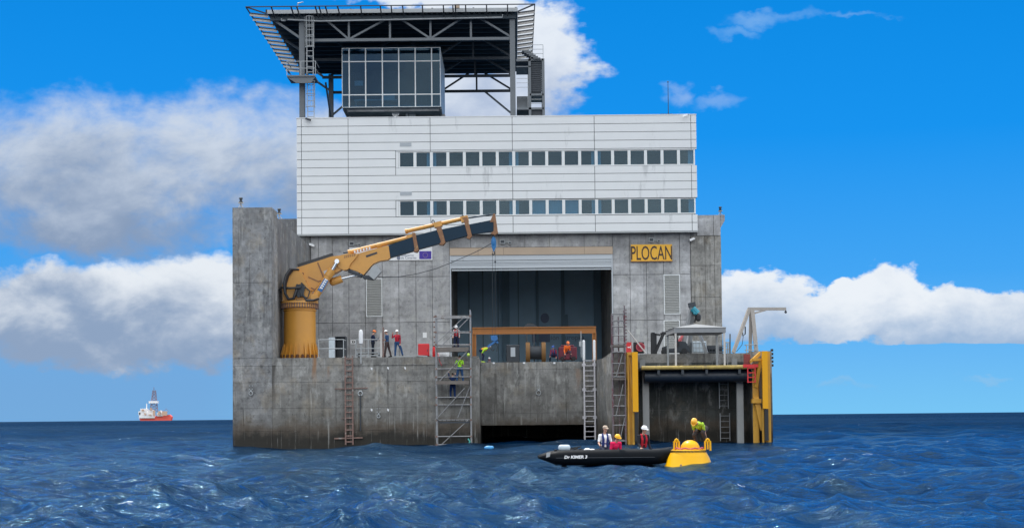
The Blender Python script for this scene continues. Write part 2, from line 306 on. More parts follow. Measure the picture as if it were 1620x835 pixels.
# ------------------------------------------------------------------ mesh helpers
ORG = {}          # where each thing's origin is, so parts can be written in world coordinates
class MB:
    def __init__(s): s.bm = bmesh.new()
    def box(s, x0, x1, y0, y1, z0, z1):
        v = [s.bm.verts.new((x, y, z)) for x in (x0, x1) for y in (y0, y1) for z in (z0, z1)]
        for f in ((0, 1, 3, 2), (4, 6, 7, 5), (0, 4, 5, 1), (2, 3, 7, 6), (0, 2, 6, 4), (1, 5, 7, 3)):
            s.bm.faces.new([v[i] for i in f])
        return s
    def obox(s, c, ax, ay, az, hx, hy, hz):
        c = Vector(c); v = []
        for i in (-1, 1):
            for j in (-1, 1):
                for k in (-1, 1): v.append(s.bm.verts.new(c + ax * (i * hx) + ay * (j * hy) + az * (k * hz)))
        for f in ((0, 1, 3, 2), (4, 6, 7, 5), (0, 4, 5, 1), (2, 3, 7, 6), (0, 2, 6, 4), (1, 5, 7, 3)):
            s.bm.faces.new([v[i] for i in f])
        return s
    def bar(s, p, q, w, h=None, up=(0, 0, 1)):
        """a rectangular bar from p to q"""
        p, q = Vector(p), Vector(q); d = (q - p); L = d.length
        if L < 1e-6: return s
        d.normalize(); u = Vector(up)
        if abs(d.dot(u)) > 0.99: u = Vector((0, 1, 0))
        a = d.cross(u).normalized(); b_ = a.cross(d).normalized()
        return s.obox((p + q) / 2, d, a, b_, L / 2, w / 2, (h or w) / 2)
    def tube(s, p, q, r, r2=None, n=10, caps=True):
        p, q = Vector(p), Vector(q); d = q - p
        if d.length < 1e-6: return s
        d.normalize(); u = Vector((0, 0, 1)) if abs(d.z) < 0.9 else Vector((1, 0, 0))
        a = d.cross(u).normalized(); b_ = d.cross(a).normalized(); r2 = r if r2 is None else r2
        A = [s.bm.verts.new(p + (a * math.cos(2 * PI * i / n) + b_ * math.sin(2 * PI * i / n)) * r) for i in range(n)]
        B = [s.bm.verts.new(q + (a * math.cos(2 * PI * i / n) + b_ * math.sin(2 * PI * i / n)) * r2) for i in range(n)]
        for i in range(n):
            j = (i + 1) % n; s.bm.faces.new((A[i], A[j], B[j], B[i]))
        if caps: s.bm.faces.new(A[::-1]); s.bm.faces.new(B)
        return s
    def path(s, pts, r, n=8, closed=False):
        """a swept tube along a polyline"""
        pts = [Vector(p) for p in pts]; N = len(pts); rings = []
        prev = None
        for i, p in enumerate(pts):
            if closed: d = pts[(i + 1) % N] - pts[i - 1]
            else: d = pts[min(i + 1, N - 1)] - pts[max(i - 1, 0)]
            d.normalize()
            if prev is None:
                u = Vector((0, 0, 1)) if abs(d.z) < 0.9 else Vector((1, 0, 0)); a = d.cross(u).normalized()
            else: a = (prev - d * prev.dot(d)).normalized()
            prev = a; b_ = d.cross(a)
            rr = r[i] if isinstance(r, (list, tuple)) else r
            rings.append([s.bm.verts.new(p + (a * math.cos(2 * PI * k / n) + b_ * math.sin(2 * PI * k / n)) * rr) for k in range(n)])
        for i in range(N if closed else N - 1):
            A, B = rings[i], rings[(i + 1) % N]
            for k in range(n):
                j = (k + 1) % n; s.bm.faces.new((A[k], A[j], B[j], B[k]))
        if not closed: s.bm.faces.new(rings[0][::-1]); s.bm.faces.new(rings[-1])
        return s
    def prism(s, pts, d):
        """polygon pts (world) pushed along vector d"""
        d = Vector(d); A = [s.bm.verts.new(Vector(p)) for p in pts]; B = [s.bm.verts.new(Vector(p) + d) for p in pts]
        s.bm.faces.new(A); s.bm.faces.new(B[::-1]); n = len(A)
        for i in range(n): j = (i + 1) % n; s.bm.faces.new((A[j], A[i], B[i], B[j]))
        return s
    def lathe(s, c, prof, n=32, a0=0.0, a1=2 * PI):
        c = Vector(c); full = abs(a1 - a0 - 2 * PI) < 1e-6; m_ = n if full else n + 1; rings = []
        for r, z in prof:
            rings.append([s.bm.verts.new(c + Vector((r * math.cos(a0 + (a1 - a0) * i / n), r * math.sin(a0 + (a1 - a0) * i / n), z))) for i in range(m_)])
        for A, B in zip(rings, rings[1:]):
            for i in range(n):
                j = (i + 1) % m_; s.bm.faces.new((A[i], A[j], B[j], B[i]))
        if full: s.bm.faces.new(rings[0][::-1]); s.bm.faces.new(rings[-1])
        return s
    def ell(s, c, rx, ry=None, rz=None, M=None, seg=14):
        ry = ry or rx; rz = rz or rx
        mt = Matrix.Translation(Vector(c)) @ (M.to_4x4() if M else Matrix.Identity(4)) @ Matrix.Diagonal((rx, ry, rz, 1))
        bmesh.ops.create_uvsphere(s.bm, u_segments=seg, v_segments=max(6, seg // 2 + 2), radius=1.0, matrix=mt)
        return s
    def cap(s, p, q, r, r2=None, n=12):
        r2 = r if r2 is None else r2
        s.tube(p, q, r, r2, n); s.ell(p, r, seg=n); s.ell(q, r2, seg=n); return s
    def text(s, txt, org, xdir, updir, size, thick=0.02, squash=1.0, align='LEFT', shear=0.0, bold=0.0):
        cu = bpy.data.curves.new('t', 'FONT'); cu.body = txt; cu.size = size; cu.extrude = thick / 2; cu.align_x = align; cu.resolution_u = 3; cu.shear = shear; cu.offset = bold
        o = bpy.data.objects.new('t', cu); COL.objects.link(o)
        dg = bpy.context.evaluated_depsgraph_get(); me = bpy.data.meshes.new_from_object(o.evaluated_get(dg))
        bpy.data.objects.remove(o); X = Vector(xdir).normalized(); Yv = Vector(updir).normalized(); Z = X.cross(Yv)
        org = Vector(org); vs = [s.bm.verts.new(org + X * (v.co.x * squash) + Yv * v.co.y + Z * v.co.z) for v in me.vertices]
        for p in me.polygons:
            try: s.bm.faces.new([vs[i] for i in p.vertices])
            except ValueError: pass
        bpy.data.meshes.remove(me); return s
    def build(s, name, mat, parent=None, sharp=35, loc=None, recalc=True):
        if recalc: bmesh.ops.recalc_face_normals(s.bm, faces=s.bm.faces)
        o_ = ORG.get(parent.name, Vector((0, 0, 0))) if parent else Vector(loc or (0, 0, 0))
        if o_.length > 0: bmesh.ops.translate(s.bm, verts=s.bm.verts, vec=-o_)
        me = bpy.data.meshes.new(name); s.bm.to_mesh(me); s.bm.free()
        me.materials.append(mat)
        if sharp is not None and len(me.polygons):
            me.polygons.foreach_set('use_smooth', [True] * len(me.polygons)); me.set_sharp_from_angle(angle=RAD(sharp))
        o = bpy.data.objects.new(name, me); COL.objects.link(o)
        if parent: o.parent = parent; ORG[o.name] = o_
        else: o.location = o_; ORG[o.name] = o_
        return o
def build_split(mb, name, mat, parent, sharp=None):
    """each connected piece of mb becomes a part of its own"""
    bm = mb.bm; bm.verts.ensure_lookup_table(); seen = set(); out = []
    for v0 in bm.verts:
        if v0 in seen: continue
        st_ = [v0]; isl = []; seen.add(v0)
        while st_:
            v = st_.pop(); isl.append(v)
            for e in v.link_edges:
                w = e.other_vert(v)
                if w not in seen: seen.add(w); st_.append(w)
        n_ = MB(); mp = {v: n_.bm.verts.new(v.co) for v in isl}; fs = set(f for v in isl for f in v.link_faces)
        for f in fs: n_.bm.faces.new([mp[v] for v in f.verts])
        out.append(n_.build(name, mat, parent, sharp=sharp))
    bm.free(); return out
def tag(o, label, cat, group=None, kind=None):
    o['label'] = label; o['category'] = cat
    if group: o['group'] = group
    o['kind'] = kind or 'thing'
    return o
def thing(name, label, cat, loc=(0, 0, 0), group=None):
    o = bpy.data.objects.new(name, None); COL.objects.link(o); o.location = loc; o.empty_display_size = 0.3
    ORG[o.name] = Vector(loc)
    return tag(o, label, cat, group)
def copy_tree(o, parent=None):
    c = o.copy(); COL.objects.link(c)
    if parent: c.parent = parent
    for ch in list(o.children): copy_tree(ch, c)
    return c

# ================================================================== SEA
def build_sea():
    rng = np.random.default_rng(5)
    th = np.concatenate([np.linspace(-180, -30, 60, endpoint=False), np.linspace(-30, 30, 620, endpoint=False), np.linspace(30, 180, 60, endpoint=False)])
    th = np.radians(th)
    rr = [2.0]
    while rr[-1] < 16: rr.append(rr[-1] * 1.03)
    while rr[-1] < 260: rr.append(rr[-1] * 1.0042)
    while rr[-1] < 26000: rr.append(rr[-1] * 1.013)
    rr = np.array(rr); nr, nt_ = len(rr), len(th)
    Rg, Tg = np.meshgrid(rr, th, indexing='ij')
    X = Rg * np.sin(Tg); Y = Rg * np.cos(Tg); Z = np.zeros_like(X); DX = np.zeros_like(X); DY = np.zeros_like(X)
    sp_r = np.gradient(rr)[:, None] * np.ones((1, nt_)); dth = np.gradient(th)[None, :] * rr[:, None]
    sp = np.maximum(sp_r, dth)
    # patchy energy so the chop is uneven
    patch = 0.75 + 0.35 * np.sin(X * 0.071 + 1.3) * np.sin(Y * 0.043 + 0.4) + 0.25 * np.sin(X * 0.19 - Y * 0.11)
    main = math.radians(-62)
    calm = 1 - 0.7 * np.exp(-(((X - 4.4) / 5.0) ** 2 + ((Y - 54.5) / 4.5) ** 2))   # lee of the boat
    NW = 84
    for i in range(NW):
        lam = 0.55 * (17.0 / 0.55) ** ((i + rng.random()) / NW)
        k = 2 * PI / lam
        spread = 0.95 if lam < 3 else 0.55
        a = main + rng.normal() * spread
        amp = 0.0098 * lam ** 0.66 * (0.6 + 0.8 * rng.random())
        if lam > 9: amp *= 0.75
        att = np.clip((lam / sp - 2.5) / 3.0, 0, 1)
        if not att.any(): continue
        kx, ky = math.sin(a), math.cos(a)
        ph = k * (kx * X + ky * Y) + rng.random() * 2 * PI
        A = amp * att * (patch if lam < 6 else 1.0)
        if lam > 1.6: A = A * calm
        Z += A * np.cos(ph); s_ = A * 0.9 * np.sin(ph); DX -= kx * s_; DY -= ky * s_
    co = np.stack([X + DX, Y + DY, Z], -1).reshape(-1, 3)
    co = np.concatenate([co, [[0, 0, 0]]])
    i, j = np.meshgrid(np.arange(nr - 1), np.arange(nt_), indexing='ij'); j2 = (j + 1) % nt_
    quads = np.stack([i * nt_ + j, i * nt_ + j2, (i + 1) * nt_ + j2, (i + 1) * nt_ + j], -1).reshape(-1, 4)
    c = len(co) - 1; jj = np.arange(nt_)
    tris = np.stack([np.full(nt_, c), (jj + 1) % nt_, jj], -1)
    me = bpy.data.meshes.new('sea'); nq, ntr = len(quads), len(tris)
    me.vertices.add(len(co)); me.vertices.foreach_set('co', co.astype(np.float32).ravel())
    me.loops.add(nq * 4 + ntr * 3); me.loops.foreach_set('vertex_index', np.concatenate([quads.ravel(), tris.ravel()]).astype(np.int32))
    me.polygons.add(nq + ntr); me.polygons.foreach_set('loop_start', np.concatenate([np.arange(nq) * 4, nq * 4 + np.arange(ntr) * 3]).astype(np.int32))
    me.polygons.foreach_set('use_smooth', np.ones(nq + ntr, dtype=bool))
    me.update(calc_edges=True)
    # water
    m, q, b = newmat('sea water')
    P = pos(q); x, y, z = q.sep(P)
    dist = q.n('ShaderNodeVectorMath', {'operation': 'LENGTH'}, _0=P).outputs['Value']
    nA = q.noise(q.v('MULTIPLY', P, (0.8, 1.25, 0.8)), 1.9, 5.0, 0.60, 0.5)
    nB = q.noise(q.v('MULTIPLY', P, (0.9, 1.1, 0.9)), 6.5, 4.0, 0.6, 0.3)
    nC = q.noise(q.v('MULTIPLY', P, (0.45, 1.0, 0.5)), 0.35, 7.0, 0.62, 0.4)
    nD = q.noise(q.v('MULTIPLY', P, (0.45, 1.0, 0.5)), 0.05, 8.0, 0.65, 0.2)
    fB = q.smooth(dist, 70, 28); fA = q.smooth(dist, 190, 45)
    fC = q.smooth(dist, 60, 220); fC2 = q.smooth(dist, 2600, 500)
    h = q.m('ADD', q.m('MULTIPLY', q.m('MULTIPLY', nA, 0.17), fA), q.m('MULTIPLY', q.m('MULTIPLY', nB, 0.032), fB))
    h = q.m('ADD', h, q.m('MULTIPLY', q.m('MULTIPLY', nC, 1.5), q.m('MULTIPLY', fC, fC2)))
    h = q.m('ADD', h, q.m('MULTIPLY', q.m('MULTIPLY', nD, 14.0), q.smooth(dist, 250, 900)))
    bp = q.n('ShaderNodeBump', None, Strength=1.0, Distance=1.0, Height=h)
    big = q.noise(q.v('MULTIPLY', P, (0.35, 1.0, 0.5)), 0.06, 4.0, 0.55)
    colr = q.mix(q.smooth(big, 0.35, 0.65), (0.0001, 0.0070, 0.026), (0.0002, 0.0170, 0.058))
    # foam flecks on the steepest crests
    fo = q.noise(q.v('MULTIPLY', P, (1.0, 1.6, 1.0)), 1.1, 8.0, 0.72, 0.6)
    foam = q.m('MULTIPLY', q.smooth(fo, 0.63, 0.70), q.smooth(z, 0.12, 0.26))
    colr = q.mix(foam, colr, (0.75, 0.80, 0.84))
    t_ = m.node_tree; t_.nodes.remove(b); out = [n for n in t_.nodes if n.type == 'OUTPUT_MATERIAL'][0]
    fr = q.n('ShaderNodeFresnel', None, IOR=1.333, Normal=bp.outputs[0]).outputs[0]
    fac = q.m('MULTIPLY', fr, q.m('ADD', q.smooth(dist, 190, 30, 0.0, 0.5), q.lin(dist, 35, 420, 0.42, 0.20)))
    df = q.n('ShaderNodeBsdfDiffuse', None, Color=colr)
    gl = q.n('ShaderNodeBsdfGlossy', None, Color=(0.46, 0.78, 1.0), Roughness=q.lin(dist, 30, 500, 0.06, 0.30), Normal=bp.outputs[0])
    mx_ = q.n('ShaderNodeMixShader', None, _0=fac, _1=df.outputs[0], _2=gl.outputs[0]); t_.links.new(mx_.outputs[0], out.inputs[0])
    me.materials.append(m)
    o = bpy.data.objects.new('sea', me); COL.objects.link(o)
    o['kind'] = 'structure'; o['label'] = 'deep blue choppy open sea reaching the horizon'; o['category'] = 'sea'
build_sea()

# ================================================================== PLATFORM BUILDING
FY, HY, CY = 100.0, 119.0, 118.2         # hull front, hangar front, cladding front
XL = W(368, 620, FY).x; XR = W(1222, 620, FY).x
ZD = W(560, 565, FY).z                    # deck level
XTW = W(430, 450, FY).x                   # inner face of the corner tower
plat = thing('platform_building', 'grey concrete offshore platform with a white panelled office block standing on its hangar', 'building', (0, FY, 0))

def panel_wall(mb, xs, zs, y0, y1, gap=0.02, holes=()):
    """slabs between the given joints, with open grooves between them"""
    for a, b_ in zip(xs, xs[1:]):
        for c, d in zip(zs, zs[1:]):
            mx, mz = (a + b_) / 2, (c + d) / 2
            if any(h[0] < mx < h[1] and h[2] < mz < h[3] for h in holes): continue
            mb.box(a + gap, b_ - gap, y0, y1, c + gap, d - gap)

# hull
Xm0 = W(757, 630, FY).x; Xm1 = W(968, 630, FY).x; XmR = W(943, 630, 106).x
Xb0 = W(1010, 630, FY).x; Xb1 = W(1192, 630, FY).x
ZDR = W(1100, 556, FY).z                  # the deck edge is a little higher on the right
MIDY = 106.0
h = MB()
h.box(XL + .001, Xm0, FY + 0.06, HY + 26, -3, ZD - 0.003)                   # left body
h.box(Xm0, XmR, MIDY + 0.06, HY + 26, W(840, 672, MIDY).z, ZD - 0.203)    # bridge over the dock mouth
h.box(Xm0 + .01, Xm1 - .01, HY - 2, HY + 25.9, -3, 2.0)
h.box(Xm1, Xb0, FY + 0.06, HY + 26, -3, ZDR - 0.003)
h.box(Xb0, Xb1, FY + 3.0, HY + 26, -3, ZDR - 0.003)
h.box(Xb1, XR, FY + 0.06, HY + 26, -3, ZDR - 0.003)
h.prism([(XmR, MIDY + .06, -3), (Xm1, FY + .06, -3), (Xm1, HY + 25, -3), (XmR, HY + 25, -3)], (0, 0, 3 + ZD - 0.1))
hull = h.build('hull', M_HULL, plat, sharp=None)
# facing slabs with cast joints
h = MB()
zj = [-3, 1.05, 2.55, 4.25, ZD - 0.52, ZD]
xj = [XL, XTW, -13.4, -10.8, -8.2, -5.6, W(744, 630, FY).x, Xm0]
panel_wall(h, xj[1:-1], zj, FY, FY + 0.055, 0.008)
h.box(xj[-2] + .01, Xm0 + .05, FY - 0.10, FY + 0.055, -3, ZD - 0.6)
h.box(xj[-2] + .01, Xm0 + .05, FY - 0.03, FY + 0.055, ZD - 0.585, ZD)
h.box(W(560, 575, FY).x, Xm0 - 1.0, FY - 0.05, FY - 0.003, ZD - 0.53, ZD - 0.47)
zj2 = [W(840, 672, MIDY).z, 2.1, ZD - 0.72, ZD - 0.2]
panel_wall(h, [Xm0 + .05, -0.4, 1.7, 3.9, XmR], zj2, MIDY, MIDY + 0.055, 0.008)
panel_wall(h, [Xm1, Xb0], [-3, 2.2, ZDR - 0.5, ZDR], FY, FY + 0.055, 0.008)
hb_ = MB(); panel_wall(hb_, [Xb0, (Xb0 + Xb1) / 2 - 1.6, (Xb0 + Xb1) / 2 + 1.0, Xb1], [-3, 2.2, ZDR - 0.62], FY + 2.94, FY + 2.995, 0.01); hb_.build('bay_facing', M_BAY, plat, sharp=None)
panel_wall(h, [Xb0, (Xb0 + Xb1) / 2 - 1.6, (Xb0 + Xb1) / 2 + 1.0, Xb1], [ZDR - 0.62, ZDR], FY + 2.94, FY + 2.995, 0.01)
panel_wall(h, [Xb1, XR], [-3, 2.2, ZDR - 0.5, ZDR], FY, FY + 0.055, 0.008)
h.build('hull_facing', M_HULL, plat, sharp=None)
# corner tower and side wall
zt = W(400, 328, FY).z
h = MB()
h.box(XL + .03, XTW - .03, FY + 0.07, FY + 2.4, ZD, zt - .01)
panel_wall(h, [XL, XTW], [ZD, W(400, 447, FY).z, zt], FY, FY + 0.06, 0.012)
panel_wall(h, [XL, XTW], zj, FY, FY + 0.055, 0.008)
h.box(XTW - .028, XTW, FY + 0.07, FY + 2.38, ZD, zt)
h.build('corner_tower', M_TOWER, plat, sharp=None)
zs_ = W(430, 345, FY + 2.4).z
h = MB()
h.box(XL + .06, XTW - .06, FY + 2.41, HY, ZD, zs_)
ys_ = [FY + 2.42 + (HY - .02 - FY - 2.42) * i / 6 for i in range(7)]
for a, b_ in zip(ys_, ys_[1:]): h.box(XTW - .055, XTW - .01, a + .02, b_ - .02, ZD, zs_ + .02)
h.build('side_wall', M_DARKC, plat, sharp=None)
# hangar front wall with its great doorway
dx0, dx1, _, dzt = rect(712, 391, 970, 560, HY)
ZW = W(790, 371, HY).z                    # underside of the office block
XHR = W(1142, 470, HY).x
ztl = W(455, 346, HY).z; ztr = W(1125, 340, HY).z
def vx(x): return W(x, 460, HY).x
zr1 = W(830, 436, HY).z; zr2 = W(830, 508, HY).z
h = MB()
h.box(XL + .1, dx0 - .02, HY + .08, HY + 22, ZD, ZW)
h.box(XL + .1, vx(472), HY + .05, HY + 22, ZW + .0, ztl)
h.box(dx1 + .02, XHR - .02, HY + .08, HY + 22, ZD, ZW)
h.box(dx0 - .02, dx1 + .02, HY + .08, HY + 22, dzt, ZW)
h.box(vx(1100), XHR - .02, HY + .08, HY + 22, ZW, ztr)
h.build('hangar_body', M_DARKC, plat, sharp=None)
h = MB()
L = [vx(q) for q in (492, 504, 526, 552, 578, 605, 631, 658, 684)] + [dx0]
Rj = [dx1] + [vx(q) for q in (997, 1023, 1050, 1076, 1093)]
zrows = [ZD, zr2, zr1, ZW]
panel_wall(h, L, zrows, HY, HY + .075, 0.018)
panel_wall(h, Rj, zrows, HY, HY + .075, 0.018)
panel_wall(h, [dx0, vx(745), vx(790), vx(830), vx(870), vx(925), dx1], [dzt, ZW], HY, HY + .075, 0.018)
panel_wall(h, [vx(1104), vx(1130), XHR], [ZW - .25, ztr], HY - .02, HY + .075, 0.018)
h.box(XHR, XHR + .32, HY - .02, HY + 20, ztr - .45, ztr)
h.prism([(XHR, HY - .02, ztr - .46), (XHR + .32, HY - .02, ztr - .46), (XHR, HY - .02, ztr - 1.0)], (0, 20, 0))
h.build('hangar_wall', M_WALL, plat, sharp=None)
h = MB()
panel_wall(h, [vx(1093.5), vx(1116), vx(1131), XHR], [ZD, W(1115, 470, HY).z, W(1115, 420, HY).z, ZW - .27], HY - .05, HY + .075, 0.012)
h.build('stained_bay', M_OLDW, plat, sharp=None)
# doorway trim, shutter
_, _, l0, l1 = rect(712, 391, 970, 403, HY)
h = MB()
for a, b_ in ((712, 757), (757, 797), (797, 925), (925, 970)): h.box(vx(a) + .008, vx(b_) - .008, HY - .10, HY + .07, l0, l1 - .02)
build_split(h, 'lintel', M_LINT, plat)
h = MB(); zb0 = W(840, 427.5, HY).z
zz = l0 - .01
for hh in (0.42, 0.20, 0.14, 0.30):
    h.box(dx0 + .02, dx1 - .02, HY + .0 + .05 * (hh < .25), HY + .16, zz - hh + .03, zz); zz -= hh
h.box(dx0 + .15, dx1 - .15, HY - .04, HY + .12, zb0, zb0 + .10)
h.build('shutter', M_SHUT, plat, sharp=None)
h = MB()
for xx, sg in ((dx0, 1), (dx1, -1)): h.box(min(xx, xx + sg * .10), max(xx, xx + sg * .10), HY - .04, HY + .15, ZD, l0)
build_split(h, 'door_jamb', M_SHUT, plat)
# hangar interior
IY = HY + 17
h = MB()
h.box(dx0 - 4, dx1 + 4, IY, IY + .3, ZD, ZW)
h.box(dx0 - 4.3, dx0 - 4, HY + .5, IY, ZD, ZW); h.box(dx1 + 4, dx1 + 4.3, HY + .5, IY, ZD, ZW)
h.box(dx0 - 4, dx1 + 4, HY + .2, IY, ZW, ZW + .2)
h.build('inner_wall', M_INT, plat, sharp=None)
h = MB()
for a, b_, dep in ((795, 806, .5), (848, 852, .35), (888, 893, .4), (940, 968, .8)):
    h.box(W(a, 480, IY - dep).x, W(b_, 480, IY - dep).x, IY - dep, IY - .003, ZD, ZW)
for a in (742, 764, 788, 820):
    h.box(W(a, 480, IY).x - .05, W(a, 480, IY).x + .05, IY - .06, IY - .004, ZD, ZW)
a, b_, c, d = rect(888, 498, 898, 520, IY); h.box(a, b_, IY - .45, IY - .42, c, d)
build_split(h, 'inner_column', M_INTD, plat)
h = MB()
for k, (cx_, cy_, s_, sq) in enumerate(((868, 505, .55, 1), (902, 531, .50, 1))):
    pass
p = W(842, 541, IY - .02); h.box(p.x, p.x + 1.6, IY - .05, IY - .006, p.z, p.z + .85)
p = W(862, 503, IY - .02); h.ell(p, .4, .03, .45)
h.text('Unión Europea', W(858, 537.5, IY - .03), (1, 0, 0), (0, 0, 1), 0.62, .02)
pass
h.build('inner_mural', paint('faded mural blue', (0.22, 0.27, 0.40), .8), plat, sharp=None)
# office block cladding, window by window
bx0, bx1 = W(469, 280, CY).x, W(1103, 280, CY).x
bz0, bz1 = W(790, 368, CY).z, W(790, 184.5, CY).z
def cxp(x): return W(x, 280, CY).x
h = MB(); h.box(bx0 + .05, bx1 - .05, CY + .25, HY + 20, bz0 + .02, bz1 - .05)
rows = [bz0 + (bz1 - bz0) * i / 14 for i in range(15)]
band2 = (W(860, 340.5, CY).z, W(860, 315.5, CY).z); band1 = (W(860, 263.5, CY).z, W(860, 238.5, CY).z)
wx0, wx1 = cxp(630.5), cxp(1100)
h.bm.free()
def solid(mb, y0, y1):
    e = .05
    mb.box(bx0 + e, bx1 - e, y0, y1, bz0 + .02, band2[0] - .05); mb.box(bx0 + e, bx1 - e, y0, y1, band2[1] + .05, band1[0] - .05)
    mb.box(bx0 + e, bx1 - e, y0, y1, band1[1] + .05, bz1 - .04)
    for b_ in (band1, band2): mb.box(bx0 + e, wx0 - .02, y0, y1, b_[0] - .05, b_[1] + .05)
h = MB(); solid(h, CY + .05, CY + 1.0)
h.build('office_wall', M_CLADGAP, plat, sharp=None)
h = MB(); h.box(bx0 + .05, bx1 - .05, CY + 3.5, CY + 3.7, bz0, bz1 - .05)
for b_ in (band1, band2):
    h.box(bx0 + .05, bx1 - .05, CY + 1.0, CY + 3.5, b_[0] - .25, b_[0] - .1); h.box(bx0 + .05, bx1 - .05, CY + 1.0, CY + 3.5, b_[1] + .1, b_[1] + .25)
h.box(bx0 + .05, bx1 - .05, CY + 1.0, HY + 20, bz1 - .2, bz1 - .06)
h.box(bx0 + .05, bx0 + .2, CY + 1.0, HY + 20, bz0, bz1 - .2); h.box(bx1 - .2, bx1 - .05, CY + 1.0, HY + 20, bz0, bz1 - .2)
h.build('office_room', M_ROOM, plat, sharp=None)
h = MB()
cols = [469, 477, 551, 681, 811, 941, 1094, 1103]
gp = .021
def clad(x0, x1, z0, z1): h.box(x0 + gp, x1 - gp, CY, CY + .047, z0 + gp, z1 - gp)
for a, b_ in zip(cols, cols[1:]):
    for r0, r1 in zip(rows, rows[1:]):
        segs = [(r0, r1)]
        x0, x1 = cxp(a), cxp(b_)
        for bd in (band1, band2):
            new = []
            for (s0, s1) in segs:
                if s1 <= bd[0] or s0 >= bd[1] or x1 <= wx0: new.append((s0, s1)); continue
                if x0 < wx0 - .3: clad(x0, cxp(626), s0, s1)
                if s0 < bd[0] - .06: new.append((s0, bd[0]))
                if s1 > bd[1] + .06: new.append((bd[1], s1))
            segs = new
        for s0, s1 in segs: clad(max(x0, cxp(626)) if (s0, s1) != (r0, r1) else x0, x1, s0, s1)
for bd in (band1, band2): h.box(cxp(626) + gp, wx0 - .01, CY, CY + .047, bd[0], bd[1])
h.box(bx0, bx1, CY - .03, CY + .25, bz1 - .015, bz1 + .05)
h.build('cladding', M_CLAD, plat, sharp=None)
h = MB(); h.box(bx0 + .01, bx1 - .01, CY - .015, CY + .35, bz0 - .10, bz0 - .003); h.build('drip_edge', M_STEELL, plat, sharp=None)
for zc in (W(642, 229, CY).z, W(642, 306.5, CY).z):
    x0, x1 = cxp(633), cxp(651); h = MB()
    for k in range(5): h.box(x0, x1, CY - .03, CY - .003, zc - .13 + .055 * k, zc - .13 + .055 * k + .03)
    h.box(x0 - .01, x1 + .01, CY - .012, CY - .002, zc - .14, zc + .15)
    h.build('air_vent', M_SHUT, plat, sharp=None)
NWIN = 18; step = (wx1 - wx0) / NWIN
curt = {1: 'r', 2: 'l', 6: 'r', 7: 'l', 11: 'r', 12: 'l', 17: 'r'}
for bi, bd in enumerate((band1, band2)):
    z0, z1 = bd
    for k in range(NWIN):
        x0 = wx0 + k * step; x1 = x0 + step
        h = MB(); ml = .115
        h.box(x0 + .002, x0 + ml, CY + .03, CY + .16, z0 + .003, z1 - .003); h.box(x1 - ml, x1 - .002, CY + .03, CY + .16, z0 + .003, z1 - .003)
        h.box(x0 + ml, x1 - ml, CY + .01, CY + .16, z0 + .003, z0 + .09); h.box(x0 + ml, x1 - ml, CY + .05, CY + .16, z1 - .05, z1 - .003)
        fr = h.build('window', M_WFRAME, plat, sharp=None)
        h = MB(); h.box(x0 + ml, x1 - ml, CY + .11, CY + .125, z0 + .09, z1 - .05); h.build('pane', M_GLASS, fr, sharp=None)
        c = curt.get(k)
        if c or (bi == 1 and k in (8, 9, 10)):
            h = MB(); w_ = .26 if k != 17 else .42
            ca, cb_ = (x1 - ml - w_, x1 - ml) if c == 'r' else (x0 + ml, x0 + ml + w_)
            if not c: ca, cb_ = x0 + ml, x1 - ml
            nf = 8
            pts = []
            for i in range(nf + 1): pts.append((ca + (cb_ - ca) * i / nf, CY + .20 + .02 * (i % 2), z0 + .05))
            pts2 = [(a[0], a[1] + .01, a[2]) for a in pts[::-1]]
            h.prism(pts + pts2, (0, 0, z1 - z0 - .1)); h.build('curtain', M_CURT, fr, sharp=None)
# louvres in the hangar wall
for (a, t, b_, bt) in ((579, 440, 605, 501), (1050, 434, 1076, 497), (1050, 506, 1076, 560)):
    x0, x1, z0, z1 = rect(a, t, b_, bt, HY); h = MB()
    h.box(x0, x0 + .07, HY - .05, HY - .003, z0, z1); h.box(x1 - .07, x1, HY - .05, HY - .003, z0, z1)
    h.box(x0 + .07, x1 - .07, HY - .05, HY - .003, z0, z0 + .07); h.box(x0 + .07, x1 - .07, HY - .05, HY - .003, z1 - .07, z1)
    fr = h.build('louvre', M_WFRAME, plat, sharp=None)
    h = MB(); n_ = int((z1 - z0 - .14) / .13)
    for k in range(n_):
        zc = z0 + .07 + (k + .5) * (z1 - z0 - .14) / n_
        h.obox((( x0 + x1) / 2, HY - .025, zc), Vector((1, 0, 0)), Vector((0, .8, .6)), Vector((0, -.6, .8)), (x1 - x0) / 2 - .075, .03, .045)
    h.build('slats', M_LOUV, fr, sharp=None)
# small doorway by the crane
x0, x1, z0, z1 = rect(530, 533, 547, 562, HY - 14.9)
hut = thing('deck_cabinet', 'dark open doored cabinet with a pale blue door leaf behind the deck railing', 'cabinet', (x0, HY - 14.5, ZD))
h = MB(); yb = HY - 14.9
h.box(x0, x0 + .05, yb, yb + .8, ZD, z1); h.box(x1 - .05, x1, yb, yb + .8, ZD, z1); h.box(x0, x1, yb, yb + .8, z1, z1 + .05); h.box(x0 + .05, x1 - .05, yb + .75, yb + .8, ZD, z1)
h.build('body', M_STEELD, hut, sharp=None)
h = MB(); h.box(x0 - .42, x0 - .01, yb - .05, yb - .01, ZD + .05, z1 - .02); h.box(x0 - .4, x0 - .36, yb - .08, yb - .05, ZD + 0.8, ZD + .95); h.build('door', M_ENG, hut, sharp=None)
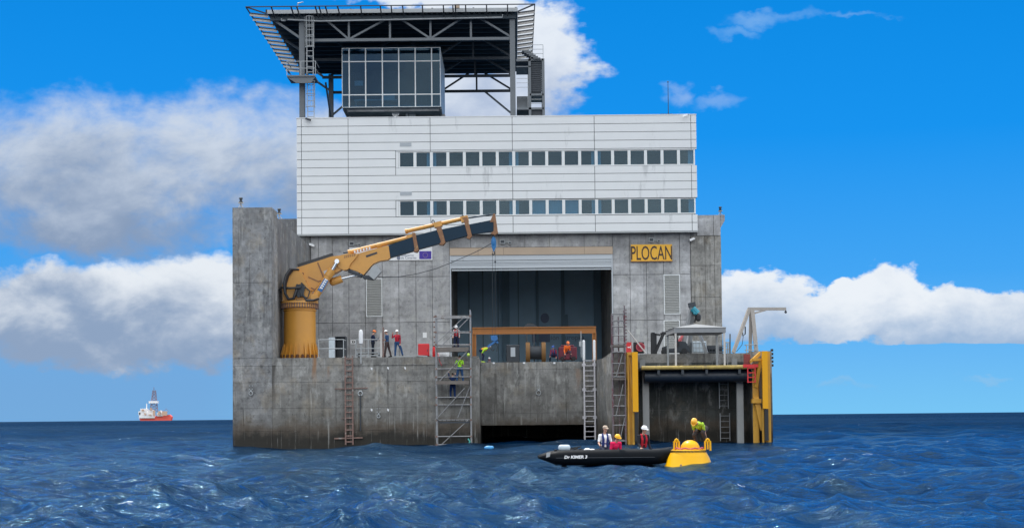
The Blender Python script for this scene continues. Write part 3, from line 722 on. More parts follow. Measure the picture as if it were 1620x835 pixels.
# rings cast into the hull
def ring(xp, yp, Y, R_=.11, m_=M_STEELL):
    p = W(xp, yp, Y); h = MB()
    h.path([(p.x + R_ * math.cos(t), p.y - .05, p.z + R_ * math.sin(t)) for t in [2 * PI * i / 14 for i in range(14)]], .030, 6, closed=True)
    h.box(p.x - .05, p.x + .05, Y - .06, Y - .002, p.z + R_ - .02, p.z + R_ + .10)
    for i in (-1, 1):
        for j in (0, 1): h.box(p.x + i * .09 - .03, p.x + i * .09 + .03, Y - .03, Y - .002, p.z + .25 + j * .22, p.z + .31 + j * .22)
    h.build('mooring_ring', m_, plat)
ring(852, 621, MIDY, .16); ring(397, 622, FY, .12); ring(599, 658, FY, .10)
h = MB()
for xp, yp in ((588, 583), (614, 582), (641, 582), (588, 648), (614, 648)):
    p = W(xp, yp, FY); h.prism([(p.x - .05, FY - .03, p.z + .10), (p.x + .06, FY - .03, p.z + .04), (p.x + .03, FY - .03, p.z - .11), (p.x - .06, FY - .03, p.z - .02)], (0, .028, 0))
for xp in (781, 829, 877):
    p = W(xp, 574, MIDY); h.box(p.x - .07, p.x + .07, MIDY - .06, MIDY - .002, p.z - .06, p.z + .06)
build_split(h, 'cast_plate', M_WHITE, plat)

# ================================================================== HELIDECK
hd = thing('helideck', 'dark steel helicopter deck on trussed columns above the white roof', 'helideck', (0, HY, bz1))
HF, HB = 119.0, 138.2
Xc0, Xc1 = W(478, 100, HF).x, W(811, 100, HF).x
ZT = W(640, 29, HF).z; ZB = W(640, 63, HF).z
DX0, DX1 = W(424, 25, HF - .8).x, W(818, 25, HF - .8).x
ZK0, ZK1 = W(640, 20.5, HF - .8).z, W(640, 14.5, HF - .8).z
for cx_ in (Xc0, Xc1):
    for cy_ in (HF, HB):
        h = MB(); w_ = .21
        h.box(cx_ - w_, cx_ + w_, cy_ - .20, cy_ - .17, bz1 - .02, ZK0 - .3); h.box(cx_ - w_, cx_ + w_, cy_ + .17, cy_ + .20, bz1 - .02, ZK0 - .3); h.box(cx_ - .06, cx_ + .06, cy_ - .17, cy_ + .17, bz1 - .02, ZK0 - .3)
        h.box(cx_ - .3, cx_ + .3, cy_ - .3, cy_ + .3, bz1 - .03, bz1 + .04)
        h.build('column', M_STEEL, hd, sharp=None)
tr_px = [478, 552, 617, 681, 745, 811]
tx = [W(q, 50, HF).x for q in tr_px]
for ti, yy in enumerate((HF, HF + 6.5, HF + 13, HB)):
    h = MB(); m_ = M_STEEL if ti in (0,) else M_STEELD
    h.box(Xc0 - .02, Xc1, yy - .12, yy + .12, ZB - .12, ZB + .10); h.box(Xc0, Xc1, yy - .10, yy + .10, ZT - .10, ZT + .08)
    for q in tx[1:-1]: h.box(q - .08, q + .08, yy - .07, yy + .07, ZB + .1, ZT - .1)
    mids = [(tx[i] + tx[i + 1]) / 2 for i in range(5)]
    dg_ = [((515 + 0), 552), (612, 552), (633, 681), (731, 681), (759, 811)]
    for a, b_ in dg_:
        h.bar((W(a, 30, HF).x, yy, ZT - .05), (W(b_, 62, HF).x, yy, ZB + .05), .15, .15, up=(0, 1, 0))
    h.build('truss', m_, hd, sharp=None)
# X bracing from the back row down to the roof
h = MB()
zb2 = ZB - 1.0
for s_ in (-1, 1):
    cx_ = Xc0 if s_ < 0 else Xc1
    for yy in (HB,): h.bar((cx_, yy, ZB - 2.2), (cx_ - s_ * 2.6, yy, ZB), .16, .16, up=(0, 1, 0))
    h.bar((cx_, HF + 1, ZB - 1.0), (cx_, HF + 4, ZB), .15, .15); h.bar((cx_, HB - 4, ZB), (cx_, HB, ZB - 2.5), .15, .15)
for s_, cx_ in ((-1, Xc0),):
    for yy in (HF, HF + 6.5, HF + 13, HB): h.bar((cx_, yy, ZB + .1), (DX0 + .3, yy, ZK0 - .25), .18, .22, up=(0, 1, 0))
build_split(h, 'brace', M_STEEL, hd)
# deck plate, ribs and joists on its underside
h = MB(); DYB = HB + .8
h.box(DX0, DX1, HF - .8, DYB, ZK0 + .01, ZK1 - .02)
h.build('deck_plate', M_DECKUND, hd, sharp=None)
h = MB()
x = DX0 + .2
while x < DX1 - .2: h.box(x, x + .16, HF - .6, DYB - .2, ZK0 - .09, ZK0 + .008); x += .42
for i in range(14):
    yy = HF - .4 + i * (DYB - HF) / 14; h.box(DX0 + .1, DX1 - .1, yy, yy + .14, ZK0 - .42, ZK0 - .092)
h.build('joists', M_DECKUND, hd, sharp=None)
h = MB(); h.box(DX0 - .05, DX1 + .05, HF - .86, HF - .803, ZK0, ZK1); h.box(DX0 - .06, DX0 - .003, HF - .8, DYB, ZK0, ZK1); h.box(DX1 + .003, DX1 + .06, HF - .8, DYB, ZK0, ZK1)
h.build('edge_beam', M_STEELL, hd, sharp=None)
# safety net frames
ZN = W(640, 9, HF - 2.0).z
NXo = W(389, 11, HF - 2.0).x; NXi = W(846, 9, HF - 2.0).x
h = MB()
r_ = .045
h.bar((NXo, HF - 2, ZN), (NXi, HF - 2, ZN), .07); h.bar((NXo, HF - 2, ZN), (NXo, DYB + 1, ZN), .08); h.bar((NXi, HF - 2, ZN), (NXi, DYB + 1, ZN), .08)
h.bar((NXo, HF - 2, ZN), (DX0 - .08, HF - .87, ZK0), .09); h.bar((NXi, HF - 2, ZN), (DX1 + .08, HF - .87, ZK0), .09)
h.build('net_rail', M_STEELD, hd, sharp=None)
h = MB()
for q in (434, 465, 474, 503, 509, 519, 538, 572, 603, 620, 638, 669, 702, 717, 721, 737, 770, 803): # front outriggers
    xx = W(q, 15, HF - 1.2).x; h.bar((xx, HF - .8, ZK0 - .35), (xx - .12 * (q < 540), HF - 2, ZN), .09, .09)
build_split(h, 'front_outrigger', M_STEELD, hd)
h = MB(); h2 = MB()
for i in range(14):
    yy = HF - .3 + i * (DYB - HF + .6) / 14
    for xi, xo in ((DX0 - .065, NXo), (DX1 + .065, NXi)):
        zi = ZK0 + .02
        h.prism([(xi, yy, zi), (xo, yy, ZN - .06), (xo, yy, ZN - .25), (xi, yy, zi - .19)], (0, .06, 0))
        h2.bar((xi, yy - .02, zi + .03), (xo, yy - .02, ZN - .03), .07, .07)
build_split(h, 'net_outrigger', M_OFFW, hd); build_split(h2, 'outrigger_edge', M_STEELD, hd)
h = MB(); h.path([W(445, 30, HF - .4), W(446, 33, HF - .4), W(452, 33, HF - .4)], .07); h.path([W(455, 31.5, HF - .6), W(505, 34, HF - .6), W(795, 28, HF - .6), W(795, 23, HF - .6)], .065)
h.build('drain_pipe', M_STEELL, hd)
h = MB()
for q in (422, 511, 555, 598, 684, 749, 816):
    p = W(q, 13, HF); h.box(p.x - .07, p.x + .07, HF - .2, HF - .06, ZK1 - .02, ZK1 + .22)
build_split(h, 'edge_lamp', M_BLACK, hd)
h = MB(); p = W(723, 10, HF - 1.4); h.box(p.x - .2, p.x + .2, HF - 1.5, HF - 1.3, p.z - .18, p.z + .12); h.build('junction_box', M_LINT, hd, sharp=None)
p0 = W(471, 8, HF - .8); h = MB(); h.tube((p0.x, HF - .8, ZK1), (p0.x, HF - .8, p0.z + .12), .03); h.tube((p0.x, HF - .8, p0.z + .1), (p0.x + .45, HF - .8, p0.z + .22), .06, .02); h.build('windsock_mast', M_STEELL, hd)
# caged ladder and its landing, hung on the front left column
lad = thing('caged_ladder', 'light grey caged ladder with a small railed landing on the left helideck column', 'ladder', (Xc0 + .6, HF - .4, bz1))
def cage(mb, xc, yc, z0, z1, R_=.36, hoops=True):
    n = max(2, int((z1 - z0) / .75))
    for i in range(n + 1):
        z = z0 + (z1 - z0) * i / n; mb.path([(xc + R_ * math.cos(t), yc - R_ * .9 * math.sin(t), z) for t in [PI * k / 8 for k in range(9)]], .03, 6)
    for t in (.1, .3, .5, .7, .9): mb.bar((xc + R_ * math.cos(PI * t), yc - R_ * .9 * math.sin(PI * t), z0), (xc + R_ * math.cos(PI * t), yc - R_ * .9 * math.sin(PI * t), z1), .035)
def ladder_mb(mb, xc, yc, z0, z1, w=.45, step=.3, r=.03, lean=0.0, rs=None):
    for s_ in (-1, 1): mb.bar((xc + s_ * w / 2, yc, z0), (xc + s_ * w / 2, yc + lean, z1), r * 2, r * 2, up=(0, 1, 0))
    n = int((z1 - z0) / step)
    for i in range(n): 
        z = z0 + (i + .5) * step; yy = yc + lean * (z - z0) / (z1 - z0); mb.bar((xc - w / 2, yy, z), (xc + w / 2, yy, z), (rs or r) * 1.5)
xl = W(490, 60, HF - .5).x
h = MB(); ladder_mb(h, xl, HF - .35, W(490, 120, HF).z, ZK0, .5, .42, .035); ladder_mb(h, xl + .05, HF - .35, bz1, W(490, 130, HF).z, .5, .42, .03)
h.build('ladder', M_STEELL, lad)
h = MB(); cage(h, xl, HF - .5, W(490, 78, HF).z, ZK0 - .2); h.build('cage', M_STEELL, lad); h = MB(); cage(h, xl + .05, HF - .5, W(490, 172, HF).z, W(490, 131, HF).z); h.build('cage', M_STEELL, lad)
a, b_, c, d = rect(455, 121, 499, 135, HF - 1)
h = MB(); h.box(a, b_, HF - 1.4, HF + 1.0, d - .12, d); h.prism([(a + .0, HF - 1.3, d - .12), (b_, HF - 1.3, d - .12), (b_ - .3, HF - 1.3, c + .1), (a + .7, HF - 1.3, c + .1)], (0, .1, 0)); h.build('landing', M_STEEL, lad, sharp=None)
h = MB()
for zz_ in (d + .55, d + 1.1): h.bar((a, HF - 1.35, zz_), (b_ + .05, HF - 1.35, zz_), .045); h.bar((a, HF - 1.35, zz_), (a, HF + .9, zz_), .045); h.bar((b_ + .05, HF - 1.35, zz_), (b_ + .05, HF + .9, zz_), .045)
for q in (a, (a + b_) / 2, b_ + .05): h.bar((q, HF - 1.35, d), (q, HF - 1.35, d + 1.1), .045)
h.build('landing_rail', M_STEELL, lad, sharp=None)
# stair tower on the right of the helideck
st = thing('stair_tower', 'grey steel stair tower with dark side panels beside the right helideck column', 'stairs', (W(838, 150, HF).x, HF, bz1))
sx0, sxm, sx1 = W(817, 130, HF).x, W(838, 130, HF).x, W(859.5, 130, HF).x
za, zb_, zc_, zd_ = W(838, 95, HF).z, W(838, 126, HF).z, W(838, 150, HF).z, W(838, 172, HF).z
h = MB()
for q in (sxm, sx1):
    for yy in (HF - .3, HF + 2.2): h.box(q - .1, q + .1, yy - .1, yy + .1, bz1 - .02, za)
build_split(h, 'post', M_STEEL, st)
h = MB()
for z in (za, zc_, zd_): h.box(sxm, sx1, HF - .4, HF + 2.3, z - .16, z)
h.box(sx0, sxm, HF - .4, HF + 2.3, za - .2, za - .03); h.box(sx0, sxm + .1, HF - .4, HF + 2.3, zd_ - .16, zd_)
h.box(sx0, sxm + .1, HF - .4, HF + 2.3, zb_ + .9, zb_ + .98)
build_split(h, 'landing', M_STEEL, st)
h = MB()
h.box(sxm + .12, sx1 - .12, HF + 2.0, HF + 2.1, zc_ + .1, za - .2); h.box(sxm + .12, sx1 - .12, HF - .2, HF - .15, bz1, zd_ - .17)
for i in range(14): z = zc_ + .2 + i * .17; h.box(sxm + .11, sx1 - .11, HF - .25, HF - .2, z, z + .12)
build_split(h, 'side_panel', M_STEELD, st)
h = MB()
zlo, zhi = zd_ + .02, zc_ + .05
for i in range(7):
    z = zlo + i * .19; h.box(sx0 + .02, sxm - .12, HF + .0 + i * .25, HF + .28 + i * .25, z, z + .14)
for i in range(6):
    q0 = sx0 + .9 - .0 + i * .18; z = za + .55 - i * .12; h.box(q0 - .45, q0 + .1, HF - .6, HF + .6, z, z + .09)
build_split(h, 'stair_tread', M_STEEL, st)
h = MB()
for z in (za + .4, za + .75, za + 1.1): h.bar((sxm - .1, HF - .35, z), (sx1, HF - .35, z), .035)
for q in (sxm + .1, sx1): h.bar((q, HF - .35, za), (q, HF - .35, za + 1.1), .045)
for z in (zb_ + .0, zb_ - .35, zb_ - .7): h.bar((sx0, HF - .35, z), (sxm - .05, HF - .35, z), .03)
h.bar((sxm - .15, HF - .35, zd_), (sxm - .15, HF - .35, zb_ + .3), .045)
for z in (zc_ - .45, zc_ - .8): h.bar((sxm, HF - .35, z), (sx1, HF - .35, z), .035)
h.build('handrail', M_STEELL, st, sharp=None)
# control cabin
CBY = 121.0
x0, x1, z0, z1 = rect(541, 76, 697, 170, CBY)
cab = thing('control_cabin', 'glass fronted control cabin with white mullions under the helicopter deck', 'control room', ((x0 + x1) / 2, CBY, bz1))
CD = 7.8
h = MB()
h.box(x0, x1, CBY + .05, CBY + CD, z1 - .12, z1); h.box(x0, x1, CBY + .05, CBY + CD, z0 + .003, z0 + .15)
h.box(x0, x0 + .12, CBY + .05, CBY + CD, z0 + .15, z1 - .12); h.box(x1 - .12, x1, CBY + .05, CBY + CD, z0 + .15, z1 - .12)
h.box(x0 + .12, x1 - .12, CBY + CD - .15, CBY + CD, z0 + .15, z1 - .12)
h.build('cabin_shell', M_STEELL, cab, sharp=None)
mx = [x0] + [W(q, 120, CBY).x for q in (552.5, 578.5, 605, 631, 657, 683)] + [x1]
mz = [z0, W(620, 150, CBY).z, W(620, 97.5, CBY).z, z1]
h = MB()
for q in mx: h.box(q - .045 if q != x0 else q, q + .045 if q != x1 else q, CBY - .06, CBY + .05, z0, z1)
for a, b_ in zip(mx, mx[1:]):
    for q in mz: h.box(a + .045, b_ - .045, CBY - .05, CBY + .048, q - .04 if q != z0 else q, q + .04 if q != z1 else q)
h.build('mullions', M_WFRAME, cab, sharp=None)
for i, (a, b_) in enumerate(zip(mx, mx[1:])):
    for j, (c, d) in enumerate(zip(mz, mz[1:])):
        h = MB(); h.box(a + .06, b_ - .06, CBY + .0, CBY + .02, c + .05, d - .05); h.build('window', M_GLASS, cab, sharp=None)
h = MB(); h.box(W(549, 178, CBY + 3).x, W(704, 178, CBY + 3).x, CBY + 3, CBY + CD + 2, bz1 - .05, z0 - .003); h.box(x0 + .4, x1 - .1, CBY + .4, CBY + 3, z0 - .25, z0 - .003); h.build('cabin_base', M_WALL, cab, sharp=None)
h = MB(); h.bar((x0 + .1, CBY + .3, z0 - .05), (x0 + .75, CBY + 3, bz1), .14); h.bar((x1 - .05, CBY + .3, z0 - .05), (x1 - .25, CBY + 3, bz1), .22); build_split(h, 'brace', M_STEEL, cab)
h = MB(); h.box(x0 + .8, x0 + 4.3, CBY + 1.6, CBY + 2.4, z0 + .9, z0 + 1.0); h.box(x0 + .9, x0 + 1.0, CBY + 1.7, CBY + 1.8, z0 + .15, z0 + .9); h.box(x0 + 3.1, x0 + 4.1, CBY + 1.9, CBY + 1.95, z0 + 1.0, z0 + 1.55); h.box(x0 + .9, x0 + 1.6, CBY + 1.0, CBY + 1.05, z0 + 2.0, z0 + 2.4); h.build('desk', M_WFRAME, cab, sharp=None)
# roof and wall fittings
p = W(626, 180, CBY + 1)
ds = thing('satellite_dish', 'round white satellite dish in front of the control cabin base', 'dish', (p.x, CBY + 1, bz1))
h = MB(); ct = Vector((p.x, CBY + 1, p.z))
prof = [(.02 + .30 * i / 6, .10 * (i / 6) ** 2) for i in range(7)]
M_ = Matrix.Rotation(RAD(78), 3, 'X')
bmp = MB(); bmp.lathe((0, 0, 0), prof + [(r * .97, z + .02) for r, z in prof[::-1]], 20)
for v in bmp.bm.verts: v.co = ct + M_ @ v.co
bmp.build('reflector', M_WHITE, ds)
h = MB(); h.tube((ct.x, ct.y + .15, bz1), (ct.x, ct.y + .15, ct.z), .04); h.tube((ct.x, ct.y, ct.z - .1), (ct.x, ct.y - .35, ct.z + .05), .015); h.ell((ct.x, ct.y - .36, ct.z + .06), .05); h.build('mount', M_STEELL, ds)
a, b_, c, d = rect(642, 176, 657, 184, CBY + 1.2)
h = MB(); h.box(a, a + .18, CBY + 1.2, CBY + 1.6, bz1, d); h.box(a + .25, b_, CBY + 1.2, CBY + 1.22, d - .06, d); h.box(a + .25, a + .31, CBY + 1.2, CBY + 1.6, bz1, d - .06); h.box(b_ - .06, b_, CBY + 1.2, CBY + 1.6, bz1, d - .06); h.box(a + .31, b_ - .06, CBY + 1.3, CBY + 1.5, bz1, d - .12)
tag(h.build('roof_cabinet', M_STEELL, sharp=None, loc=((a + b_) / 2, CBY + 1.2, bz1)), 'small grey ventilation box beside the satellite dish on the roof', 'vent box')
p = W(1053, 178, HY + 1)
an = thing('antenna_mast', 'thin dark whip antenna on a low dark stand at the right of the roof', 'antenna', (p.x, HY + 1, bz1))
h = MB(); h.tube((p.x + .22, HY + 1, bz1 + .3), (p.x + .22, HY + 1, W(1056, 130, HY + 1).z), .035, .02); h.ell((p.x + .22, HY + 1, W(1056, 130, HY + 1).z), .06); h.build('whip', M_STEELD, an)
h = MB(); h.box(p.x - .45, p.x + .5, HY + .6, HY + 1.4, bz1 + .26, bz1 + .36)
for s_ in (-.35, 0, .38): h.bar((p.x + s_, HY + 1, bz1), (p.x + s_, HY + 1, bz1 + .26), .07); h.box(p.x + s_ - .14, p.x + s_ + .14, HY + .8, HY + 1.2, bz1, bz1 + .07)
h.build('tripod', M_BLACK, an)
def cctv(xp, yp, Y, label, flip=1, s=1.0, mt=None):
    p = W(xp, yp, Y); t = thing('security_camera', label, 'security camera', (p.x, Y, p.z), 'security cameras and floodlights on the walls')
    h = MB(); h.tube((p.x - .22 * flip * s, Y, p.z + .12), (p.x - .05 * flip, Y - .2, p.z + .12), .03); h.tube((p.x - .05 * flip, Y - .2, p.z + .12), (p.x - .05 * flip, Y - .2, p.z + .02), .03); h.build('bracket', M_STEELL, t)
    h = MB(); h.obox((p.x + .06 * flip, Y - .24, p.z), Vector((flip * .85, -.35, -.38)).normalized(), Vector((.35, .9, 0)).normalized(), Vector((flip * .38, 0, .9)).normalized(), .22 * s, .08, .08 * s); h.build('housing', mt or M_WHITE, t)
cctv(493, 388, HY - .02, 'white tubular camera on the wall at the corner left of the crane boom')
cctv(1096, 379, HY - .06, 'white camera on the wall right of the yellow lettered sign', -1)
cctv(487, 190, CY - .05, 'dark camera hanging at the top left corner of the white block', 1, 1.0, M_STEELD)
cctv(1085, 184, CY - .05, 'pale camera hanging at the top right corner of the white block', -1)
def flood(xp, yp, label):
    p = W(xp, yp, HY); t = thing('floodlight', label, 'floodlight', (p.x, HY, p.z), 'security cameras and floodlights on the walls')
    h = MB(); h.box(p.x - .2, p.x + .2, HY - .3, HY - .06, p.z - .16, p.z + .16); h.box(p.x + .48, p.x + .68, HY - .32, HY - .06, p.z - .20, p.z + .02); h.build('lamp_head', M_STEELL, t, sharp=None)
    h = MB(); h.box(p.x - .15, p.x + .15, HY - .305, HY - .3005, p.z - .11, p.z + .11); h.box(p.x + .51, p.x + .65, HY - .325, HY - .3205, p.z - .17, p.z - .03); h.build('lens', M_STEELD, t, sharp=None)
    h = MB(); h.box(p.x - .06, p.x + .62, HY - .06, HY - .003, p.z - .06, p.z + .06); h.box(p.x + .26, p.x + .34, HY - .07, HY - .003, p.z + .06, p.z + .55); h.box(p.x + .18, p.x + .42, HY - .09, HY - .003, p.z + .5, p.z + .62); h.build('bracket', M_STEELL, t, sharp=None)
flood(557, 386, 'pair of floodlights above the printed board, left of the doorway'); flood(795, 383, 'pair of floodlights above the hangar doorway near the crane hook'); flood(1030, 380, 'pair of floodlights above the yellow lettered sign')
def navlight(xp, yb_, Y, label, x=None):
    p = W(xp, yb_, Y); t = thing('navigation_light', label, 'beacon', (p.x, Y + .5, p.z), 'beacons on the concrete corners')
    z = p.z; y = Y + .5
    h = MB()
    for s_ in (-1, 1):
        h.bar((p.x + s_ * .2, y, z), (p.x - s_ * .08, y, z + .36), .04)
    h.bar((p.x, y + .2, z), (p.x, y, z + .36), .04); h.box(p.x - .16, p.x + .16, y - .16, y + .16, z + .34, z + .38); h.build('stand', M_OFFW, t)
    h = MB(); h.lathe((p.x, y, z + .38), [(.13, 0), (.14, .06), (.09, .08), (.09, .24), (.14, .26), (.12, .32), (.03, .36)], 14); h.build('lantern', M_STEELD, t)
navlight(379, 328, FY + .1, 'dark beacon lantern on a small stand on top of the left corner tower')
navlight(1141, 340, HY + 1, 'dark beacon lantern on the top right corner of the hangar wall')
navlight(440, 345, FY + 4, 'low beacon lantern on the side wall behind the corner tower')
# signs
x0, x1, z0, z1 = rect(998, 387, 1063, 413, HY)
sg = thing('name_sign', 'yellow sign with tall dark letters on the concrete right of the doorway', 'sign', ((x0 + x1) / 2, HY - .1, (z0 + z1) / 2))
h = MB(); h.box(x0, x1, HY - .14, HY - .06, z0, z1); h.box(x0 + .3, x0 + .4, HY - .06, HY, z0 + .2, z1 - .2); h.box(x1 - .4, x1 - .3, HY - .06, HY, z0 + .2, z1 - .2); h.build('board', M_SIGNY, sg, sharp=None)
h = MB(); h.box(x0 - .03, x1 + .03, HY - .16, HY - .05, z0 - .06, z0 - .002); h.build('rim', M_BOOMR, sg, sharp=None)
h = MB(); h.text('PLOCAN', ((x0 + x1) / 2, HY - .15, z0 + .10), (1, 0, 0), (0, 0, 1), 1.56, .016, .535, 'CENTER', bold=.004); h.build('lettering', M_SIGNK, sg, sharp=None)
x0, x1, z0, z1 = rect(553, 391, 684, 412, HY)
sg = thing('funding_board', 'white printed board with a blue starred flag partly behind the crane boom', 'sign', ((x0 + x1) / 2, HY - .1, (z0 + z1) / 2))
h = MB(); h.box(x0, x1, HY - .10, HY - .03, z0, z1); h.build('board', M_WHITE, sg, sharp=None)
fx0, fx1, fz0, fz1 = rect(663.5, 397.5, 682.5, 410, HY)
h = MB(); h.box(fx0, fx1, HY - .112, HY - .102, fz0, fz1); fl = h.build('flag_print', M_FLAG, sg, sharp=None)
h = MB()
for i in range(12):
    t = 2 * PI * i / 12; cx_, cz_ = (fx0 + fx1) / 2 + .19 * math.cos(t), (fz0 + fz1) / 2 + .19 * math.sin(t)
    h.prism([(cx_ + (.032 if k % 2 == 0 else .013) * math.sin(PI * k / 5), HY - .114, cz_ + (.032 if k % 2 == 0 else .013) * math.cos(PI * k / 5)) for k in range(10)], (0, -.008, 0))
h.build('stars', M_GOLD, fl, sharp=None)
h = MB(); p = W(634, 405.5, HY - .11)
h.text('Gobierno', (p.x, HY - .108, p.z), (1, 0, 0), (0, 0, 1), .26, .01); h.text('de Canarias', (p.x, HY - .108, p.z - .2), (1, 0, 0), (0, 0, 1), .26, .01)
p = W(630.5, 407, HY - .11); h.box(p.x - .13, p.x + .13, HY - .112, HY - .102, p.z - .12, p.z + .16); h.ell((p.x, HY - .11, p.z - .10), .13, .005, .1)
h.build('print', M_TXT, sg, sharp=None)
for xp, yp, w_, h_, lab, mt in ((672, 530, .32, .42, 'white notice sheet on the concrete above the red deck box', M_WHITE), (1009.5, 524.5, .28, .42, 'cream notice plate on the wall above the hose reel', M_LOUV), (558.5, 540.5, .38, .34, 'small white arrow sign on the wall between the railings', M_WHITE)):
    p = W(xp, yp, HY); h = MB(); h.box(p.x - w_ / 2, p.x + w_ / 2, HY - .03, HY - .002, p.z - h_ / 2, p.z + h_ / 2)
    b0 = h.build('wall_notice', mt, sharp=None, loc=(p.x, HY, p.z)); tag(b0, lab, 'notice')
    if 'arrow' in lab:
        h = MB()
        for k in (0, 1): h.prism([(p.x - .13 + .14 * k, HY - .036, p.z + .12), (p.x - .05 + .14 * k, HY - .036, p.z + .12), (p.x + .03 + .14 * k, HY - .036, p.z), (p.x - .05 + .14 * k, HY - .036, p.z - .12), (p.x - .13 + .14 * k, HY - .036, p.z - .12), (p.x - .05 + .14 * k, HY - .036, p.z)], (0, .005, 0))
        h.build('arrow_print', M_BLACK, b0, sharp=None)

# ================================================================== CRANE
KY = 104.0
def K(px_, py_, dy=0.0): 
    p = W(px_, py_, KY); return Vector((p.x, KY + dy, p.z))
def slab(mb, pts, half, dy=0.0):
    """outline of a crane member, given real width"""
    mb.prism([K(a, b_, dy - half) for a, b_ in pts], (0, 2 * half, 0)); return mb
kc = K(474.5, 563); kc.z = ZD
cr_ = thing('knuckle_boom_crane', 'ochre knuckle boom crane with dark telescopic boom on a round pedestal', 'crane', kc)
zs0, zs1 = K(474, 487).z, K(474, 478).z
h = MB(); h.lathe((kc.x, KY, 0), [(1.13, ZD), (1.13, ZD + .1), (1.10, ZD + .9), (1.08, zs0 - .25), (1.14, zs0 - .22), (1.14, zs0 - .16), (1.08, zs0 - .14), (1.08, zs0)], 48)
ped = h.build('pedestal', M_CRANEP, cr_)
h = MB()
for i in range(22):
    t = 2 * PI * i / 22; d = Vector((math.cos(t), math.sin(t), 0)); n_ = Vector((-d.y, d.x, 0)); c0 = Vector((kc.x, KY, 0))
    h.prism([c0 + d * 1.09 + n_ * .02 + Vector((0, 0, ZD + .06)), c0 + d * 1.34 + n_ * .02 + Vector((0, 0, ZD + .06)), c0 + d * 1.34 + n_ * .02 + Vector((0, 0, ZD + .3)), c0 + d * 1.12 + n_ * .02 + Vector((0, 0, ZD + 1.15))], -n_ * .05)
h.build('gussets', M_CRANEP, ped, sharp=None)
h = MB(); h.lathe((kc.x, KY, 0), [(1.40, ZD), (1.40, ZD + .07), (1.0, ZD + .075)], 40)
for i in range(22):
    t = 2 * PI * (i + .5) / 22; h.lathe((kc.x + 1.27 * math.cos(t), KY + 1.27 * math.sin(t), ZD), [(.085, .07), (.085, .34), (.04, .36)], 8)
h.build('anchor_bolts', paint('rusty bolts', (0.13, 0.055, 0.03), 0.8, var=.3), ped)
h = MB(); h.lathe((kc.x, KY, 0), [(1.20, zs0), (1.24, zs0 + .02), (1.24, zs0 + .14), (1.19, zs0 + .16), (1.19, zs0 + .26), (1.27, zs0 + .28), (1.27, zs1 + .04), (1.0, zs1 + .06)], 48)
h.build('slew_ring', M_CRANE, cr_)
h = MB()
for i in range(44):
    t = 2 * PI * i / 44; h.lathe((kc.x + 1.25 * math.cos(t), KY + 1.25 * math.sin(t), zs0 + .0), [(.035, -.07), (.035, .30)], 6)
h.build('ring_bolts', M_RUST, cr_)
# turret and first arm
h = MB(); slab(h, [(450, 477), (449, 452), (455, 437), (466, 428), (480, 433), (488, 452), (496, 466), (498, 477)], .78)
h.build('turret', M_CRANE, cr_, sharp=20)
h = MB(); slab(h, [(459, 446), (462, 430), (470, 424.5), (500, 415), (526, 406.5), (541, 405), (548, 412), (546, 424), (538, 429), (521, 438), (508, 449), (497, 461), (478, 458)], .42)
arm1 = h.build('lower_arm', M_CRANE, cr_, sharp=20)
h = MB()
for pts in ([(503, 416.5), (505, 416), (515, 441), (513, 443)], [(489, 438), (505, 445), (517, 442.5), (517, 444.5), (505, 447), (489, 440)], [(493, 455), (499, 457.5), (509, 455), (509, 457), (499, 459.8), (493, 457)]):
    slab(h, pts, .015, -.43)
for a, b_ in ((480, 434), (484, 446), (474, 447)): h.tube(K(a, b_, -.46), K(a, b_, -.42), .10)
h.build('weld_marks', M_BOOMR, arm1, sharp=None)
h = MB(); slab(h, [(513, 430), (524, 426), (525.5, 430.5), (514.5, 434.5)], .005, -.428); slab(h, [(477, 441), (481, 441), (481, 447), (477, 447)], .005, -.428); h.build('maker_plate', M_SHUT, arm1, sharp=None)
h = MB(); h.bar(K(472, 423.5), K(528, 405.5), .5, .06, up=(0, 1, 0)); h.build('hose_cover', M_STEELD, arm1, sharp=None)
# knuckle and main boom
h = MB(); slab(h, [(535, 408), (541, 404.5), (552, 402), (568, 402.5), (564, 409), (556, 418), (552, 427), (545, 428.5), (537, 424), (533, 416)], .50)
h.build('knuckle', M_CRANE, cr_, sharp=20)
h = MB(); slab(h, [(556, 408), (563, 403.2), (588, 396), (612, 389.5), (615.5, 390), (618, 408), (614, 411.5), (601, 413.5), (591, 418), (588, 421), (576, 435.5), (566, 430), (552, 425)], .36)
mb_ = h.build('main_boom', M_CRANE, cr_, sharp=20)
h = MB(); slab(h, [(579.5, 405), (597, 399.2), (598, 402), (580.5, 408.2)], .006, -.365); h.build('slot_plate', M_STEELD, mb_, sharp=None)
h = MB()
for i in range(6): a = 546 + i * 3.1; h.prism([K(a, 409.5 - i * .6, -.51), K(a + 1.4, 409.2 - i * .6, -.51), K(a + 1.9, 405 - i * .7, -.51), K(a + .4, 405.3 - i * .7, -.51)], (0, .01, 0))
h.build('hatch_marks', M_BOOMR, mb_, sharp=None)
h = MB(); slab(h, [(552, 426), (576, 436), (571, 439.5), (551, 431)], .3); h.build('under_plate', M_STEELD, mb_, sharp=None)
